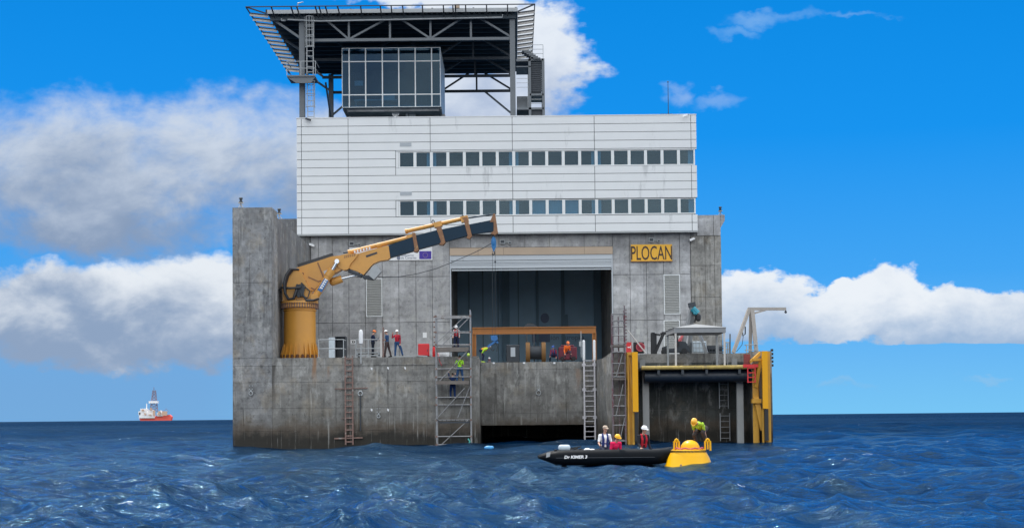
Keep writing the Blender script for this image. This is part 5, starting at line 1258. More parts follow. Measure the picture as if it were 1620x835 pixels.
# fender posts
def fender(label, cx0, cx1, ytop, ybr, xb0, xb1, side, Yf=98.3):
    """steel fender: bright flat face plate, rubber toe, braced frame behind"""
    t = thing('fender_post', label, 'fender', (W((cx0 + cx1) / 2, 600, Yf).x, Yf, 0), 'yellow steel fenders')
    a, b_ = W(cx0, 600, Yf).x, W(cx1, 600, Yf).x; zt = W((cx0 + cx1) / 2, ytop, Yf).z; zr = W((cx0 + cx1) / 2, ybr, Yf).z
    h = MB(); h.box(a, b_, Yf, Yf + .25, zr, zt); h.build('face_plate', M_YEL, t, sharp=None)
    return t, a, b_, zt, zr
t, a, b_, zt, zr = fender('yellow fender post right beside the narrow scaffold tower', 1000.5, 1009.5, 556.5, 651, 0, 0, 1)
h = MB(); a2 = W(992.5, 620, 99).x; h.box(a2, a2 + .06, 98.5, 99.9, -.6, zt); h.box(a2 + .06, a - .01, 98.75, 98.82, -.6, zt); h.box(a - .02, a + .12, 98.56, 98.75, -.6, zr - .01); h.box(a2 + .06, a + .3, 98.56, 99.8, zt - .2, zt - .003); h.bar((a2 + .12, 98.7, zt - .3), (a2 + .28, 98.7, 3.0), .1)
h.build('frame', M_YELD, t, sharp=None)
h = MB(); h.box(a + .13, b_ - .03, 98.36, 98.7, .2, zr - .01); h.build('rubber_toe', M_BLACK, t, sharp=None)
t, a, b_, zt, zr = fender('yellow fender post braced at the far right corner of the quay', 1206.5, 1215, 555, 646, 0, 0, 1)
h = MB(); q0, q1 = W(1190, 620, 99.5).x, W(1198.5, 620, 99.5).x
h.box(q0, q1, 99.3, 99.4, -.6, W(1194, 575, 99).z); h.bar((q0 + .2, 99.2, W(1190, 612, 99).z), (a, 98.9, zt - .5), .22, .18, up=(0, 1, 0)); h.bar((q0 + .2, 99.2, W(1190, 628, 99).z), (W(1207, 680, 99).x, 99.0, W(1207, 680, 99).z), .32, .2, up=(0, 1, 0))
h.box(q0 - .1, q1 + .15, 98.9, 99.5, W(1194, 634, 99).z - .14, W(1194, 634, 99).z + .14); h.box(W(1190, 565, 99).x, a, 98.7, 99.6, zt - .62, zt - .45); h.prism([(W(1188, 562, 99).x, 98.9, zt - .55), (a, 98.9, zt - .003), (a, 98.9, zt - .25), (W(1188, 562, 99).x, 98.9, zt - .75)], (0, .7, 0))
h.box(a - .02, a + .10, 98.6, 98.75, -.6, zr - .01); h.box(b_ + .03, b_ + .22, 98.7, 99.85, -.6, zt - .03); h.box(W(1196, 620, 99).x, a - .04, 99.6, 99.9, -.6, zt - .8)
h.build('frame', M_YELD, t, sharp=None)
h = MB(); h.box(a + .11, b_ - .0, 98.36, 98.7, .15, zr - .01); h.build('rubber_toe', M_BLACK, t, sharp=None)
h = MB(); p = W(1221, 566, FY)
for k in range(5): h.box(XR + .003, XR + .12, FY + .1, FY + .5, p.z - .55 + k * .25, p.z - .4 + k * .25)
h.build('corner_clamps', M_BLACK, t, sharp=None)
# gazebo
gz = thing('canopy_gazebo', 'light grey square gazebo with a low pitched roof on the landing', 'canopy', (W(1107, 580, 99.2).x, 99.3, zp1 - .05))
zc1 = W(1107, 519, 99.2).z; zc0 = W(1107, 526, 99.2).z; ft = zp1 - .1
FL, FR = W(1069, 550, 99.2).x, W(1146, 550, 99.2).x; BL, BR = W(1056.5, 550, 102.5).x, W(1134, 550, 102.5).x
for (x, y) in ((FL, 99.2), (FR, 99.2), (BL, 102.5), (BR, 102.5)):
    h = MB(); h.box(x - .06, x + .06, y - .06, y + .06, ft, zc0 + .1); h.box(x - .12, x + .12, y - .12, y + .12, ft, ft + .05); h.build('leg', M_OFFW if y < 100 else M_STEELL, gz, sharp=None)
h = MB()
B = [Vector((FL - .1, 99.1, 0)), Vector((FR + .1, 99.1, 0)), Vector((BR + .1, 102.6, 0)), Vector((BL - .1, 102.6, 0))]
cc = sum(B, Vector()) / 4; zpk = W(1100, 511, 100.8).z
def ring_(z, s=1.0): return [h.bm.verts.new(Vector((cc.x + (b.x - cc.x) * s, cc.y + (b.y - cc.y) * s, z))) for b in B]
r0 = ring_(zc0); r1 = ring_(zc1); r2 = ring_(zc1 + .04, 1.02)
tp = h.bm.verts.new((cc.x, cc.y, zpk - .05))
for i in range(4):
    j = (i + 1) % 4; h.bm.faces.new((r0[i], r0[j], r1[j], r1[i])); h.bm.faces.new((r1[i], r1[j], r2[j], r2[i])); h.bm.faces.new((r2[i], r2[j], tp))
h.bm.faces.new(r0[::-1]); h.build('roof', paint('gazebo cloth', (0.25, 0.26, 0.27), .8), gz, sharp=None)
# A frame with a teal motor
DY_ = 105.5
af = thing('hoist_frame', 'grey A frame with a teal hoist motor at its head behind the gazebo', 'hoist frame', (W(1095, 560, DY_).x, DY_, ZDR))
def D(a, b_, dy=0.0): p = W(a, b_, DY_); return Vector((p.x, DY_ + dy, p.z))
h = MB()
for a, b_, dy in (((1094, 484), (1077, 559), -.4), ((1096, 484), (1092, 559), .6), ((1103, 520), (1118, 559), -.2)): h.bar(D(*a), D(*b_, dy), .22, .20)
build_split(h, 'leg', paint('mid grey steel', (0.20, 0.21, 0.22), .5), af)
h = MB(); h.bar(D(1089, 483), D(1100, 481), .3, .3); h.build('head', M_STEELD, af, sharp=None)
h = MB(); h.tube(D(1095, 488, -.2), D(1103, 496, -.2), .22); h.box(D(1096, 494).x, D(1101, 494).x, DY_ - .4, DY_, D(1096, 497).z, D(1096, 489).z); h.build('motor', M_TEAL, af)
h = MB(); h.cap(D(1104, 500, -.3), D(1104, 505, -.3), .17); h.path([D(1099, 497, -.2), D(1100, 503, -.2), D(1098, 510, -.2)], .07, 6); h.build('chain_bucket', M_BLACK, af)
# forklift
ky = 105.0
def Q(a, b_, dy=0.0): p = W(a, b_, ky); return Vector((p.x, ky + dy, p.z))
fk = thing('forklift', 'black forklift with an open cab and red seat behind the gazebo', 'forklift', Q(1055, 561))
h = MB()
for dy in (-.35, .35):
    h.bar(Q(1033, 561, dy), Q(1032.5, 526, dy), .12, .22, up=(1, 0, 0)); h.bar(Q(1037, 561, dy), Q(1036, 528, dy), .1, .16, up=(1, 0, 0))
for yy in (528, 537, 546, 554): h.bar(Q(1034, yy, -.4), Q(1034, yy, .4), .1)
h.build('mast', M_BLACK, fk, sharp=None)
h = MB()
for dy in (-.5, .5): h.bar(Q(1036, 559, dy), Q(1049, 529, dy), .14, .14); h.bar(Q(1046, 527, dy), Q(1068, 526, dy), .13); h.bar(Q(1068, 526, dy), Q(1072, 548, dy), .12); h.bar(Q(1033, 528, dy), Q(1046, 530, dy), .06)
h.box(Q(1047, 527).x, Q(1069, 527).x, ky - .5, ky + .5, Q(1047, 527).z - .03, Q(1047, 527).z + .03)
h.build('cab_frame', M_BLACK, fk, sharp=None)
h = MB(); h.prism([Q(1048, 558, -.5), Q(1048, 549, -.5), Q(1055, 547, -.5), Q(1056, 552, -.5), Q(1070, 551, -.5), Q(1074, 545, -.5), Q(1088, 546, -.5), Q(1091, 557, -.5)], (0, 1.0, 0)); h.build('chassis', M_STEELD, fk, sharp=None)
h = MB(); h.prism([Q(1070, 547, -.45), Q(1073, 540, -.45), Q(1084, 541, -.45), Q(1087, 548, -.45)], (0, .9, 0)); h.build('counterweight', M_STEELD, fk, sharp=None)
h = MB(); h.path([Q(1073, 548), Q(1072.5, 542), Q(1076, 538), Q(1080, 530)], [.10, .12, .13, .08], 10); h.build('seat', M_PINK, fk)
for a in (1052, 1081):
    h = MB(); h.tube(Q(a, 556, -.56), Q(a, 556, -.30), .22, n=18); h.tube(Q(a, 556, .30), Q(a, 556, .56), .22, n=18); h.build('wheel', M_BLACK, fk)
h = MB(); h.tube(Q(1055, 547), Q(1058, 541), .03); h.path([Q(1058, 541) + Vector((.0, .18 * math.cos(k * PI / 6), .18 * math.sin(k * PI / 6))) for k in range(12)], .02, 6, closed=True); h.build('steering_wheel', M_WHITE, fk)
# pallet cages and bagged net
def stack(label, xa, xb, yt, Y, rows_, n_, mat):
    x0, x1 = W(xa, 550, Y).x, W(xb, 550, Y).x; z1 = W((xa + xb) / 2, yt, Y).z; t = thing('crate_stack', label, 'crates', ((x0 + x1) / 2, Y, ZDR), 'crates on the right deck')
    hh = (z1 - ZDR) / rows_
    for r in range(rows_):
        h = MB(); z = ZDR + r * hh
        h.box(x0, x1, Y, Y + .05, z + hh * .8, z + hh - .005); h.box(x0, x1, Y, Y + .05, z + .005, z + hh * .16); h.box(x0, x1, Y + .9, Y + .95, z + .005, z + hh - .005); h.box(x0, x1, Y + .05, Y + .9, z + .005, z + .03)
        for k in range(n_ + 1): q = x0 + (x1 - x0 - .06) * k / n_; h.box(q, q + .06, Y + .003, Y + .047, z + hh * .16, z + hh * .8)
        h.build('crate', mat, t, sharp=None)
stack('dark open plastic crates stacked three high behind the right gazebo legs', 1117, 1146, 546, 106, 3, 6, M_STEELD)
stack('blue grey crates stacked low between the hoist frame legs', 1078, 1090, 543, 107, 3, 3, paint('blue grey crate', (0.06, 0.09, 0.12), .6))
p = W(1106, 560, 105.6); t = thing('water_container', 'translucent pale blue bulk container between the hoist frame legs', 'container', (p.x, 105.6, ZDR))
h = MB(); h.box(p.x - .48, p.x + .48, 105.3, 106.2, ZDR + .15, ZDR + .95); o = h.build('tank', paint('milky plastic', (0.42, 0.50, 0.56), .35), t, sharp=None); m0 = o.modifiers.new('b', 'BEVEL'); m0.width = .10; m0.segments = 3
h = MB(); 
for z in (.15, .5, .85): h.bar((p.x - .5, 105.27, ZDR + z), (p.x + .5, 105.27, ZDR + z), .03)
for k in range(5): q = p.x - .48 + .24 * k; h.bar((q, 105.27, ZDR + .1), (q, 105.27, ZDR + 1.0), .025)
h.box(p.x - .5, p.x + .5, 105.27, 106.2, ZDR, ZDR + .12); h.build('cage', M_STEELL, t, sharp=None)
# hose reel, red box, pole
p = W(1013, 549, 101.5); t = thing('fire_hose_reel', 'dark red round fire hose reel on a black cabinet above the yellow post', 'hose reel', (p.x, 101.5, ZDR))
x0, x1, z0, z1 = rect(1003, 541, 1019, 562, 101.6); h = MB(); h.box(x0, x1, 101.6, 102.2, ZDR, z1); h.build('cabinet', M_BLACK, t, sharp=None)
h = MB(); h.tube((p.x, 101.42, p.z), (p.x, 101.56, p.z), .26, n=24); h.build('disc', paint('reel red', (0.30, 0.015, 0.04), .45), t)
h = MB(); h.path([(p.x + .27 * math.cos(k * PI / 12), 101.40, p.z + .27 * math.sin(k * PI / 12)) for k in range(24)], .035, 6, closed=True); h.ell((p.x, 101.38, p.z), .07); h.build('rim', M_PINK, t)
x0, x1, z0, z1 = rect(991, 541, 999, 556, 101.2); t = thing('fire_box', 'small red cabinet between the narrow scaffold and the hose reel', 'cabinet', (x0, 101.2, ZDR)); h = MB(); h.box(x0, x1, 101.2, 101.5, ZDR, z1); h.build('body', M_RED, t, sharp=None)
h = MB(); h.box(x0 + .08, x1 - .1, 101.17, 101.198, ZDR + .35, ZDR + .42); h.box(x1 - .08, x1 - .05, 101.17, 101.198, ZDR + .3, ZDR + .5); h.build('handle', M_WHITE, t, sharp=None)
h = MB(); h.tube(W(993, 522, 101), W(1022, 559, 101), .04, n=8); tag(h.build('leaning_pole', M_OFFW, loc=tuple(W(1022, 559, 101))), 'pale pole leaning diagonally across the hose reel', 'pole')
railing('low curved grey railing behind the right gazebo leg', 1148, 1153, 541, 560, 104, 2, 1.0)
# white davit
VY = 104.0
def E(a, b_, dy=0.0): p = W(a, b_, VY); return Vector((p.x, VY + dy, p.z))
M_DAV = paint('backlit davit beige', (0.36, 0.33, 0.30), .5)  # davit off-white darkened in its colour to stand for backlit shade
dv = thing('davit_crane', 'off white tripod davit with a long horizontal jib at the right end', 'davit', E(1190, 558))
h = MB(); h.bar(E(1185, 489), E(1159, 558, -.3), .24, .2); h.bar(E(1188, 490), E(1188.5, 557, .5), .2, .2); h.bar(E(1190, 490), E(1196, 557, -.2), .26, .22); build_split(h, 'leg', M_DAV, dv)
h = MB(); h.bar(E(1183, 488.5), E(1243.5, 488.5), .2, .16, up=(0, 1, 0)); h.bar(E(1191, 496), E(1212, 490), .14, .12); h.build('jib', M_DAV, dv, sharp=None)
h = MB(); h.tube(E(1243, 489), E(1243, 492.5), .04); h.ell(E(1243, 493.5), .09); h.build('hook', M_STEELD, dv)
h = MB(); h.path([E(1174, 528), E(1176, 514), E(1179, 517), E(1179, 528), E(1175, 531), E(1175, 526)], .045, 6); h.path([E(1176, 531), E(1174, 545), E(1166, 555), E(1160, 557)], .02, 6); h.build('rope_coil', M_STEELD, dv)
h = MB(); h.tube(W(1155, 528, 103), W(1155, 560, 103), .05, n=8); tag(h.build('steel_stake', M_STEEL, loc=tuple(W(1155, 560, 103))), 'thin dark upright stake left of the white davit', 'pole')
railing('grey railing loop at the foot of the white davit', 1181, 1198, 545, 558, 103, 2, .8)
h = MB(); x0, x1, z0, z1 = rect(1177, 560, 1187, 578, 99.7)
h.box(x0, x1, 99.7, 99.9, z0, z1); tag(h.build('rusty_panel', paint('rust red panel', (0.22, 0.05, 0.05), .8, var=.3), sharp=None, loc=(x0, 99.7, z0)), 'rusty red panel on the wall above the red step frame', 'panel')

# ================================================================== DISTANT SHIP
SY = 8000.0
def S(a, b_): p = W(a, b_, SY); return p
sp = thing('drill_ship', 'red and white drilling ship with a tall derrick on the horizon', 'ship', S(244, 665))
def sbox(mb, a, t_, b_, bt, d=20, o=0): 
    x0, x1, z0, z1 = rect(a, t_, b_, bt, SY); mb.box(x0, x1, SY - d / 2 + o, SY + d / 2 + o, z0, z1)
h = MB(); h.prism([S(222, 666), S(270, 666), S(271.5, 659), S(268, 655.5), S(247, 657), S(245, 660), S(222, 661), S(219.5, 659)], (0, 34, 0)); h.build('hull', M_SHIPR, sp, sharp=None)
h = MB()
for a in ((221, 652, 245, 661), (223, 646, 234, 652), (236, 648, 243, 652), (220, 650, 223, 656), (249, 652, 258, 658), (236, 634, 250, 637.5), (254, 649, 256, 653)): sbox(h, *a, 26)
sbox(h, 231.5, 638, 232.7, 646, 4); h.build('superstructure', M_SHIPW, sp, sharp=None)
h = MB()
for k, a in enumerate(((226, 647, 229, 650), (239, 645, 242, 649), (244, 649, 247, 657), (252, 650, 255, 656), (258, 650, 266, 657), (230, 653, 232, 656), (237, 655, 240, 657))): sbox(h, *a, 10, -22)
build_split(h, 'deck_gear', M_SHIPB, sp)
h = MB()
for i in (0, 1):
    dy = 14 * i
    for a, b_ in (((237, 650), (241.5, 617)), ((249, 650), (245.5, 617))): h.bar(S(*a) + Vector((0, dy, 0)), S(*b_) + Vector((0, dy, 0)), 2.2)
    for k in range(7):
        f0, f1 = k / 7, (k + 1) / 7; L_ = lambda f: S(237 + 4.5 * f, 650 - 33 * f); R_ = lambda f: S(249 - 3.5 * f, 650 - 33 * f)
        h.bar(L_(f0) + Vector((0, dy, 0)), R_(f1) + Vector((0, dy, 0)), 1.6); h.bar(R_(f0) + Vector((0, dy, 0)), L_(f1) + Vector((0, dy, 0)), 1.6); h.bar(L_(f0) + Vector((0, dy, 0)), R_(f0) + Vector((0, dy, 0)), 1.6)
h.bar(S(243.5, 617), S(243.5, 612), 2.5); h.bar(S(257, 652), S(263, 646), 1.6); h.bar(S(263, 646), S(267, 651), 1.6); h.build('derrick', M_SHIPD, sp, sharp=None)

# ================================================================== BUOY AND BOAT
BYD = 55.4
bxc = W(1089.5, 735, BYD).x
by = thing('mooring_buoy', 'big yellow conical buoy with two upright handle loops beside the boat', 'buoy', (bxc, BYD, 0))
zb = lambda yy: W(1090, yy, BYD).z + .05
rb, rs_ = (W(1127.5, 730, BYD).x - W(1052, 730, BYD).x) / 2, (W(1118, 716, BYD).x - W(1062, 716, BYD).x) / 2
h = MB(); h.lathe((bxc, BYD, 0), [(.6, -.5), (rb + .12, -.32), (rb + .06, zb(741) - .03), (rb - .03, zb(736)), (rs_ + .09, zb(724)), (rs_ + .02, zb(718.5)), (rs_, zb(717)), (rs_, zb(713.5)), (rs_ - .06, zb(712.5))], 56)
h.build('float_body', M_BUOY, by)
zd = zb(712.5)
h = MB(); rd = (W(1108.5, 705, BYD).x - W(1078, 705, BYD).x) / 2; zdt = W(1090, 695.5, BYD).z
h.lathe((bxc + .06, BYD - .02, 0), [(rd, zd), (rd, zd + .03)] + [(rd * math.cos(t), zd + .03 + (zdt - zd - .03) * math.sin(t)) for t in [i * PI / 20 for i in range(1, 10)]], 32); h.build('dome', M_BUOY, by)
for xl_, xr_ in ((1065.5, 1073.5), (1114.5, 1123)):
    a, b_ = W(xl_, 705, BYD).x, W(xr_, 705, BYD).x; m0, hw = (a + b_) / 2, (b_ - a) / 2; zt0 = W(1070, 693, BYD).z
    for dy in (-.16,):
        h = MB(); pts = [(m0 - hw, BYD + dy, zd - .05), (m0 - hw * .9, BYD + dy, zd + .3)] + [(m0 + hw * .62 * -math.cos(t), BYD + dy, zt0 - .16 + .13 * math.sin(t)) for t in [i * PI / 8 for i in range(9)]] + [(m0 + hw * .9, BYD + dy, zd + .3), (m0 + hw, BYD + dy, zd - .05)]
        h.path(pts, .038, 10); h.bar((m0, BYD + dy, zd), (m0, BYD + dy, zt0 - .1), .05); h.build('handle_loop', M_BUOY, by)
h = MB(); p = W(1074, 735, BYD); 
fr = (rb - rs_ - .1) / (zb(723) - zb(737)); yy = -math.sqrt(max(0, (rb - .05) ** 2 - (p.x - bxc) ** 2)); h.ell((p.x, BYD + yy, p.z), .05); h.build('drain_plug', M_RUST, by)
h = MB()
for i in range(40):
    t = PI + PI * (i + .0) / 40 * 1.0; t1 = t + PI / 80
    c0 = Vector((bxc, BYD, 0)); R_ = rs_ + .006
    P_ = lambda tt, z: c0 + Vector((R_ * math.cos(tt), R_ * math.sin(tt), z))
    a0, a1 = zb(717) + .0, zb(713.5) - .0
    h.prism([P_(t, a0), P_(t1, a0), P_(t1 + .04, a1), P_(t + .04, a1)], Vector((math.cos(t) * .004, math.sin(t) * .004, 0)))
h.build('hazard_stripes', M_BLACK, by, sharp=None)
h = MB(); h.path([(bxc + (rs_ - .12) * math.cos(t), BYD + (rs_ - .12) * math.sin(t), zd + .035 + .02 * math.sin(t * 9)) for t in [2 * PI * k / 40 for k in range(40)]], .035, 6, closed=True); h.build('rope_coil', M_PINK, by)
# boat: bow lies to the left in the photo's cone ends, engine near that end
BY_ = 56.3
def Bp(a, b_): return W(a, b_, BY_)
bt = thing('inflatable_boat', 'black inflatable boat with a white outboard engine alongside the yellow buoy', 'boat', (Bp(955, 735).x, BY_, 0))
xs0, xs1 = Bp(851, 720).x, Bp(1062, 720).x
rt = .27
zc = .30
front = [(-.0, .02), (.14, .12), (.45, .24), (.75, .27)]
def tubepath(y, bow):
    pts = []; rad = []
    L_ = xs1 - xs0
    for f, r in ((0, .03), (.035, .10), (.085, .19), (.13, .25), (.2, .28), (.5, .29), (.75, .285), (.88, .27)):
        pts.append(Vector((xs0 + L_ * f, y, zc + .03 + (.02 if f < .1 else 0)))); rad.append(r)
    return pts, rad
for sgn in (-1, 1):
    pts, rad = tubepath(BY_ + sgn * .72, 0)
    L_ = xs1 - xs0
    for f, yo, zo, r in ((.94, .60, .06, .26), (.985, .34, .11, .25), (1.0, .0, .13, .25)):
        pts.append(Vector((xs0 + L_ * f, BY_ + sgn * yo, zc + zo))); rad.append(r)
    dense = []; dr = []
    for i in range(len(pts) - 1):
        for k in range(4): dense.append(pts[i].lerp(pts[i + 1], k / 4)); dr.append(rad[i] + (rad[i + 1] - rad[i]) * k / 4)
    dense.append(pts[-1]); dr.append(rad[-1])
    h = MB(); h.path(dense, dr, 20); tb = h.build('side_tube', M_BOAT, bt)
    h = MB(); off = Vector((0, sgn * .05, 0))
    h.path([p + Vector((0, sgn * .06, r * .93)) for p, r in zip(dense[14:-4:3], dr[14:-4:3])], .018, 6); h.path([p + Vector((0, sgn * (r + .0), -.0)) for p, r in zip(dense[12:-6:3], dr[12:-6:3])], .012, 6)
    h.build('grab_line', M_STEELD, tb)
h = MB(); h.box(xs0 + .75, xs1 - .4, BY_ - .60, BY_ + .60, .12, .20); h.build('floor', M_STEELD, bt, sharp=None)
h = MB(); h.box(xs0 + .62, xs0 + .70, BY_ - .60, BY_ + .60, .05, .62); h.build('transom', M_BOAT, bt, sharp=None)
h = MB(); h.box(xs0 + 2.2, xs0 + 2.5, BY_ - .55, BY_ + .55, .42, .47); h.box(xs0 + 3.4, xs0 + 3.7, BY_ - .55, BY_ + .55, .42, .47); build_split(h, 'thwart', M_STEELD, bt)
p = Bp(893, 713); eng = []
h = MB(); zb_0 = Bp(893, 712.5).z; zt_0 = Bp(893, 702).z
h.box(p.x - .23, p.x + .22, BY_ - .15, BY_ + .15, zb_0, zt_0 - .02); o = h.build('engine_cowl', M_ENG, bt, sharp=None); m0 = o.modifiers.new('b', 'BEVEL'); m0.width = .10; m0.segments = 4
h = MB(); h.box(p.x - .12, p.x + .08, BY_ - .1, BY_ + .1, -.3, zb_0 + .02); h.bar((p.x + .1, BY_, zb_0 + .05), (p.x + .62, BY_, zb_0 + .15), .05); h.build('engine_leg', M_BLACK, bt, sharp=None)
h = MB(); q = Bp(891, 721.5)
h.text('Dr KIMER 3', (q.x, BY_ - .72 - .297, q.z - .05), (1, 0, .005), (0, .12, 1), .150, .006, 1.12, shear=.15, bold=.006); h.build('name_lettering', M_WHITE, bt, sharp=None)
h = MB(); q = Bp(866, 718); h.prism([(q.x - .07, BY_ - .965, q.z - .10), (q.x + .07, BY_ - .965, q.z - .06), (q.x + .09, BY_ - .965, q.z + .10), (q.x - .05, BY_ - .965, q.z + .07)], (0, .02, 0)); h.build('valve_patch', M_STEELL, bt, sharp=None)
h = MB(); p = Bp(918, 711); 
h.bar((p.x - .45, BY_ - .2, p.z - .1), (p.x - .1, BY_ - .2, p.z + .08), .06); h.bar((p.x - .25, BY_ - .1, p.z - .1), (p.x + .05, BY_ - .1, p.z + .05), .05)
tag(h.build('oars', M_BLACK, sharp=None, loc=tuple(p)), 'black handles lying across the boat behind the engine', 'oars')
for q, lab in ((929, 'small white bag lying in the boat by the white shirted man'), (936.5, 'second smaller white bundle lying in the boat')):
    p = Bp(q, 711.5 + (q - 929) * .15); h = MB(); h.ell((p.x, BY_ - .1, p.z), .14, .12, .08); h.ell((p.x + .09, BY_ - .12, p.z - .03), .08, .08, .05); tag(h.build('bag', M_WHITE, loc=tuple(p)), lab, 'bag')
p = W(773, 710, 88); h = MB(); h.ell((p.x, 88, .06), .27, .15, .13); h.ell((p.x + .18, 88.0, .08), .13, .1, .1); tag(h.build('floating_debris', paint('debris blue', (0.06, 0.30, 0.62), .4), loc=(p.x, 88, 0)), 'small bright blue object floating in front of the dock mouth', 'float')

# ================================================================== PEOPLE
def rx(v, a):   # pitch about the lateral axis: positive tips the top forward (+y)
    c, s_ = math.cos(a), math.sin(a); return Vector((v.x, v.y * c + v.z * s_, -v.y * s_ + v.z * c))
def person(label, loc, face, shirt, trousers, helmet=None, vest=None, hair=None, cap=None, pose=None, H=1.76, voxel=.011, shoes=None, gloves=None, sleeves=True, strap=None, seat=None, zfoot=True):
    """FK figure, local axes: x right, y forward, z up. face = heading in degrees (0 looks away from camera, 180 at it, 90 to the left)"""
    d = dict(lean=0, tl=0, tr=0, kl=0, kr=0, al=5, ar=5, bl=8, br=8, el=12, er=12, head=0, abl=4, abr=4, twist=0, yaw=0); d.update(pose or {})
    g_ = {k: RAD(v) for k, v in d.items()}
    k = H / 1.76
    root = thing('person', label, 'person')
    hip = Vector((0, 0, .93 * k))
    def up(v): return hip + rx(Vector(v) * k, g_['lean'])
    J = {}
    J['spine'] = up((0, .0, .14)); J['chest'] = up((0, .01, .36)); J['neckb'] = up((0, -.005, .50))
    hp = g_['lean'] + g_['head']
    def hd_(v): 
        v = Vector(v); c, s_ = math.cos(g_['yaw']), math.sin(g_['yaw']); v = Vector((v.x * c - v.y * s_, v.x * s_ + v.y * c, v.z)); return J['neckb'] + rx(v * k, hp)
    J['neck'] = hd_((0, .01, .08)); J['head'] = hd_((0, .03, .205))
    for s_, S_ in ((-1, 'l'), (1, 'r')):
        J['hip' + S_] = hip + Vector((s_ * .095 * k, 0, -.02 * k))
        th = rx(Vector((0, 0, -1)), -g_['t' + S_]); th.x += s_ * math.sin(g_['ab' + S_]); th.normalize()
        J['knee' + S_] = J['hip' + S_] + th * .43 * k
        sh = rx(Vector((0, 0, -1)), -(g_['t' + S_] - g_['k' + S_])); sh.x += s_ * math.sin(g_['ab' + S_]) * .6; sh.normalize()
        J['ank' + S_] = J['knee' + S_] + sh * .42 * k
        fd = rx(Vector((0, 1, 0)), -(g_['t' + S_] - g_['k' + S_]) * .55); fd.x += s_ * .18; fd.normalize()
        J['heel' + S_] = J['ank' + S_] + Vector((0, 0, -.055 * k)) - fd * .05 * k; J['toe' + S_] = J['ank' + S_] + Vector((0, 0, -.06 * k)) + fd * .17 * k
        J['sh' + S_] = up((s_ * .175, 0, .455))
        a = g_['lean'] - g_['a' + S_] 
        ud = rx(Vector((0, 0, -1)), a); ud.x += s_ * math.sin(g_['b' + S_]); ud.normalize()
        J['elb' + S_] = J['sh' + S_] + ud * .285 * k
        fd2 = rx(Vector((0, 0, -1)), a - g_['e' + S_]); fd2.x += s_ * math.sin(g_['b' + S_]) * (.4 if g_['e' + S_] < 1.2 else -.5); fd2.normalize()
        J['wr' + S_] = J['elb' + S_] + fd2 * .25 * k; J['hd' + S_] = fd2
    lowest = min(J['heell'].z, J['heelr'].z, J['toel'].z, J['toer'].z) - .035 * k
    if seat is not None: dz_ = seat
    else: dz_ = -lowest
    for q in J: 
        if q not in ('hdl', 'hdr'): J[q] = J[q] + Vector((0, 0, dz_))
    hip = hip + Vector((0, 0, dz_))
    hpv = lambda v: J['neckb'] + rx((lambda v_: Vector((v_.x * math.cos(g_['yaw']) - v_.y * math.sin(g_['yaw']), v_.x * math.sin(g_['yaw']) + v_.y * math.cos(g_['yaw']), v_.z)))(Vector(v)) * k, hp)
    Mh = Matrix.Rotation(-hp, 3, 'X') @ Matrix.Rotation(g_['yaw'], 3, 'Z')
    # ---- body, one continuous skin
    b = MB()
    b.cap(hip, J['spine'], .115 * k, .105 * k); b.cap(J['spine'], J['chest'], .105 * k, .125 * k); b.cap(J['chest'], J['neckb'], .12 * k, .06 * k)
    b.cap(J['shl'], J['shr'], .058 * k, .058 * k); b.cap(J['neckb'], J['neck'] + (J['head'] - J['neck']) * .4, .054 * k, .050 * k)
    b.ell(J['head'] + Mh @ Vector((0, 0, .02 * k)), .076 * k, .095 * k, .105 * k, Mh, 18); b.ell(J['head'] + Mh @ Vector((0, .022 * k, -.055 * k)), .054 * k, .068 * k, .062 * k, Mh, 16)
    b.cap(J['head'] + Mh @ Vector((0, .088 * k, .012 * k)), J['head'] + Mh @ Vector((0, .108 * k, -.022 * k)), .009 * k, .014 * k, 8)
    b.cap(J['head'] + Mh @ Vector((-.018 * k, .084 * k, -.058 * k)), J['head'] + Mh @ Vector((.018 * k, .084 * k, -.058 * k)), .009 * k, .009 * k, 8)
    for s_ in (-1, 1): b.ell(J['head'] + Mh @ Vector((s_ * .078 * k, -.005 * k, -.005 * k)), .012 * k, .02 * k, .032 * k, Mh, 10)
    for S_, s_ in (('l', -1), ('r', 1)):
        b.cap(hip, J['hip' + S_], .10 * k, .088 * k); b.cap(J['hip' + S_], J['knee' + S_], .085 * k, .056 * k); b.cap(J['knee' + S_], J['ank' + S_], .054 * k, .036 * k)
        m0 = J['knee' + S_].lerp(J['ank' + S_], .3); b.ell(m0, .052 * k, .056 * k, .09 * k)
        b.cap(J['heel' + S_], J['toe' + S_], .034 * k, .03 * k)
        b.cap(J['sh' + S_], J['elb' + S_], .050 * k, .038 * k); b.cap(J['elb' + S_], J['wr' + S_], .038 * k, .026 * k)
        f = J['hd' + S_]; lat = Vector((1, 0, 0)) - f * f.x
        if lat.length < .2: lat = Vector((0, 1, 0)) - f * f.y
        lat.normalize(); pn = f.cross(lat)
        if pn.y < 0: pn = -pn
        w = J['wr' + S_]; palm = w + f * .05 * k
        MT = Matrix((lat, pn, f)).transposed(); b.ell(palm, .040 * k, .018 * k, .052 * k, MT, 12)
        for i, (o_, ln) in enumerate(((-.030, .062), (-.010, .074), (.010, .070), (.029, .055))):
            k0 = w + f * .085 * k + lat * o_ * k; k1 = k0 + (f * .8 + pn * .35).normalized() * ln * .5 * k; k2 = k1 + (f * .35 + pn * .8).normalized() * ln * .55 * k
            b.cap(k0 - f * .02 * k, k1, .0105 * k, .0098 * k, 8); b.cap(k1, k2, .0098 * k, .0085 * k, 8)
        t0 = w + f * .025 * k - lat * s_ * .030 * k; t1 = t0 - lat * s_ * .028 * k + f * .03 * k; t2 = t1 + f * .03 * k + pn * .015 * k
        b.cap(t0, t1, .013 * k, .011 * k, 8); b.cap(t1, t2, .011 * k, .009 * k, 8)
    body = b.build('body', M_SKIN, root, sharp=None)
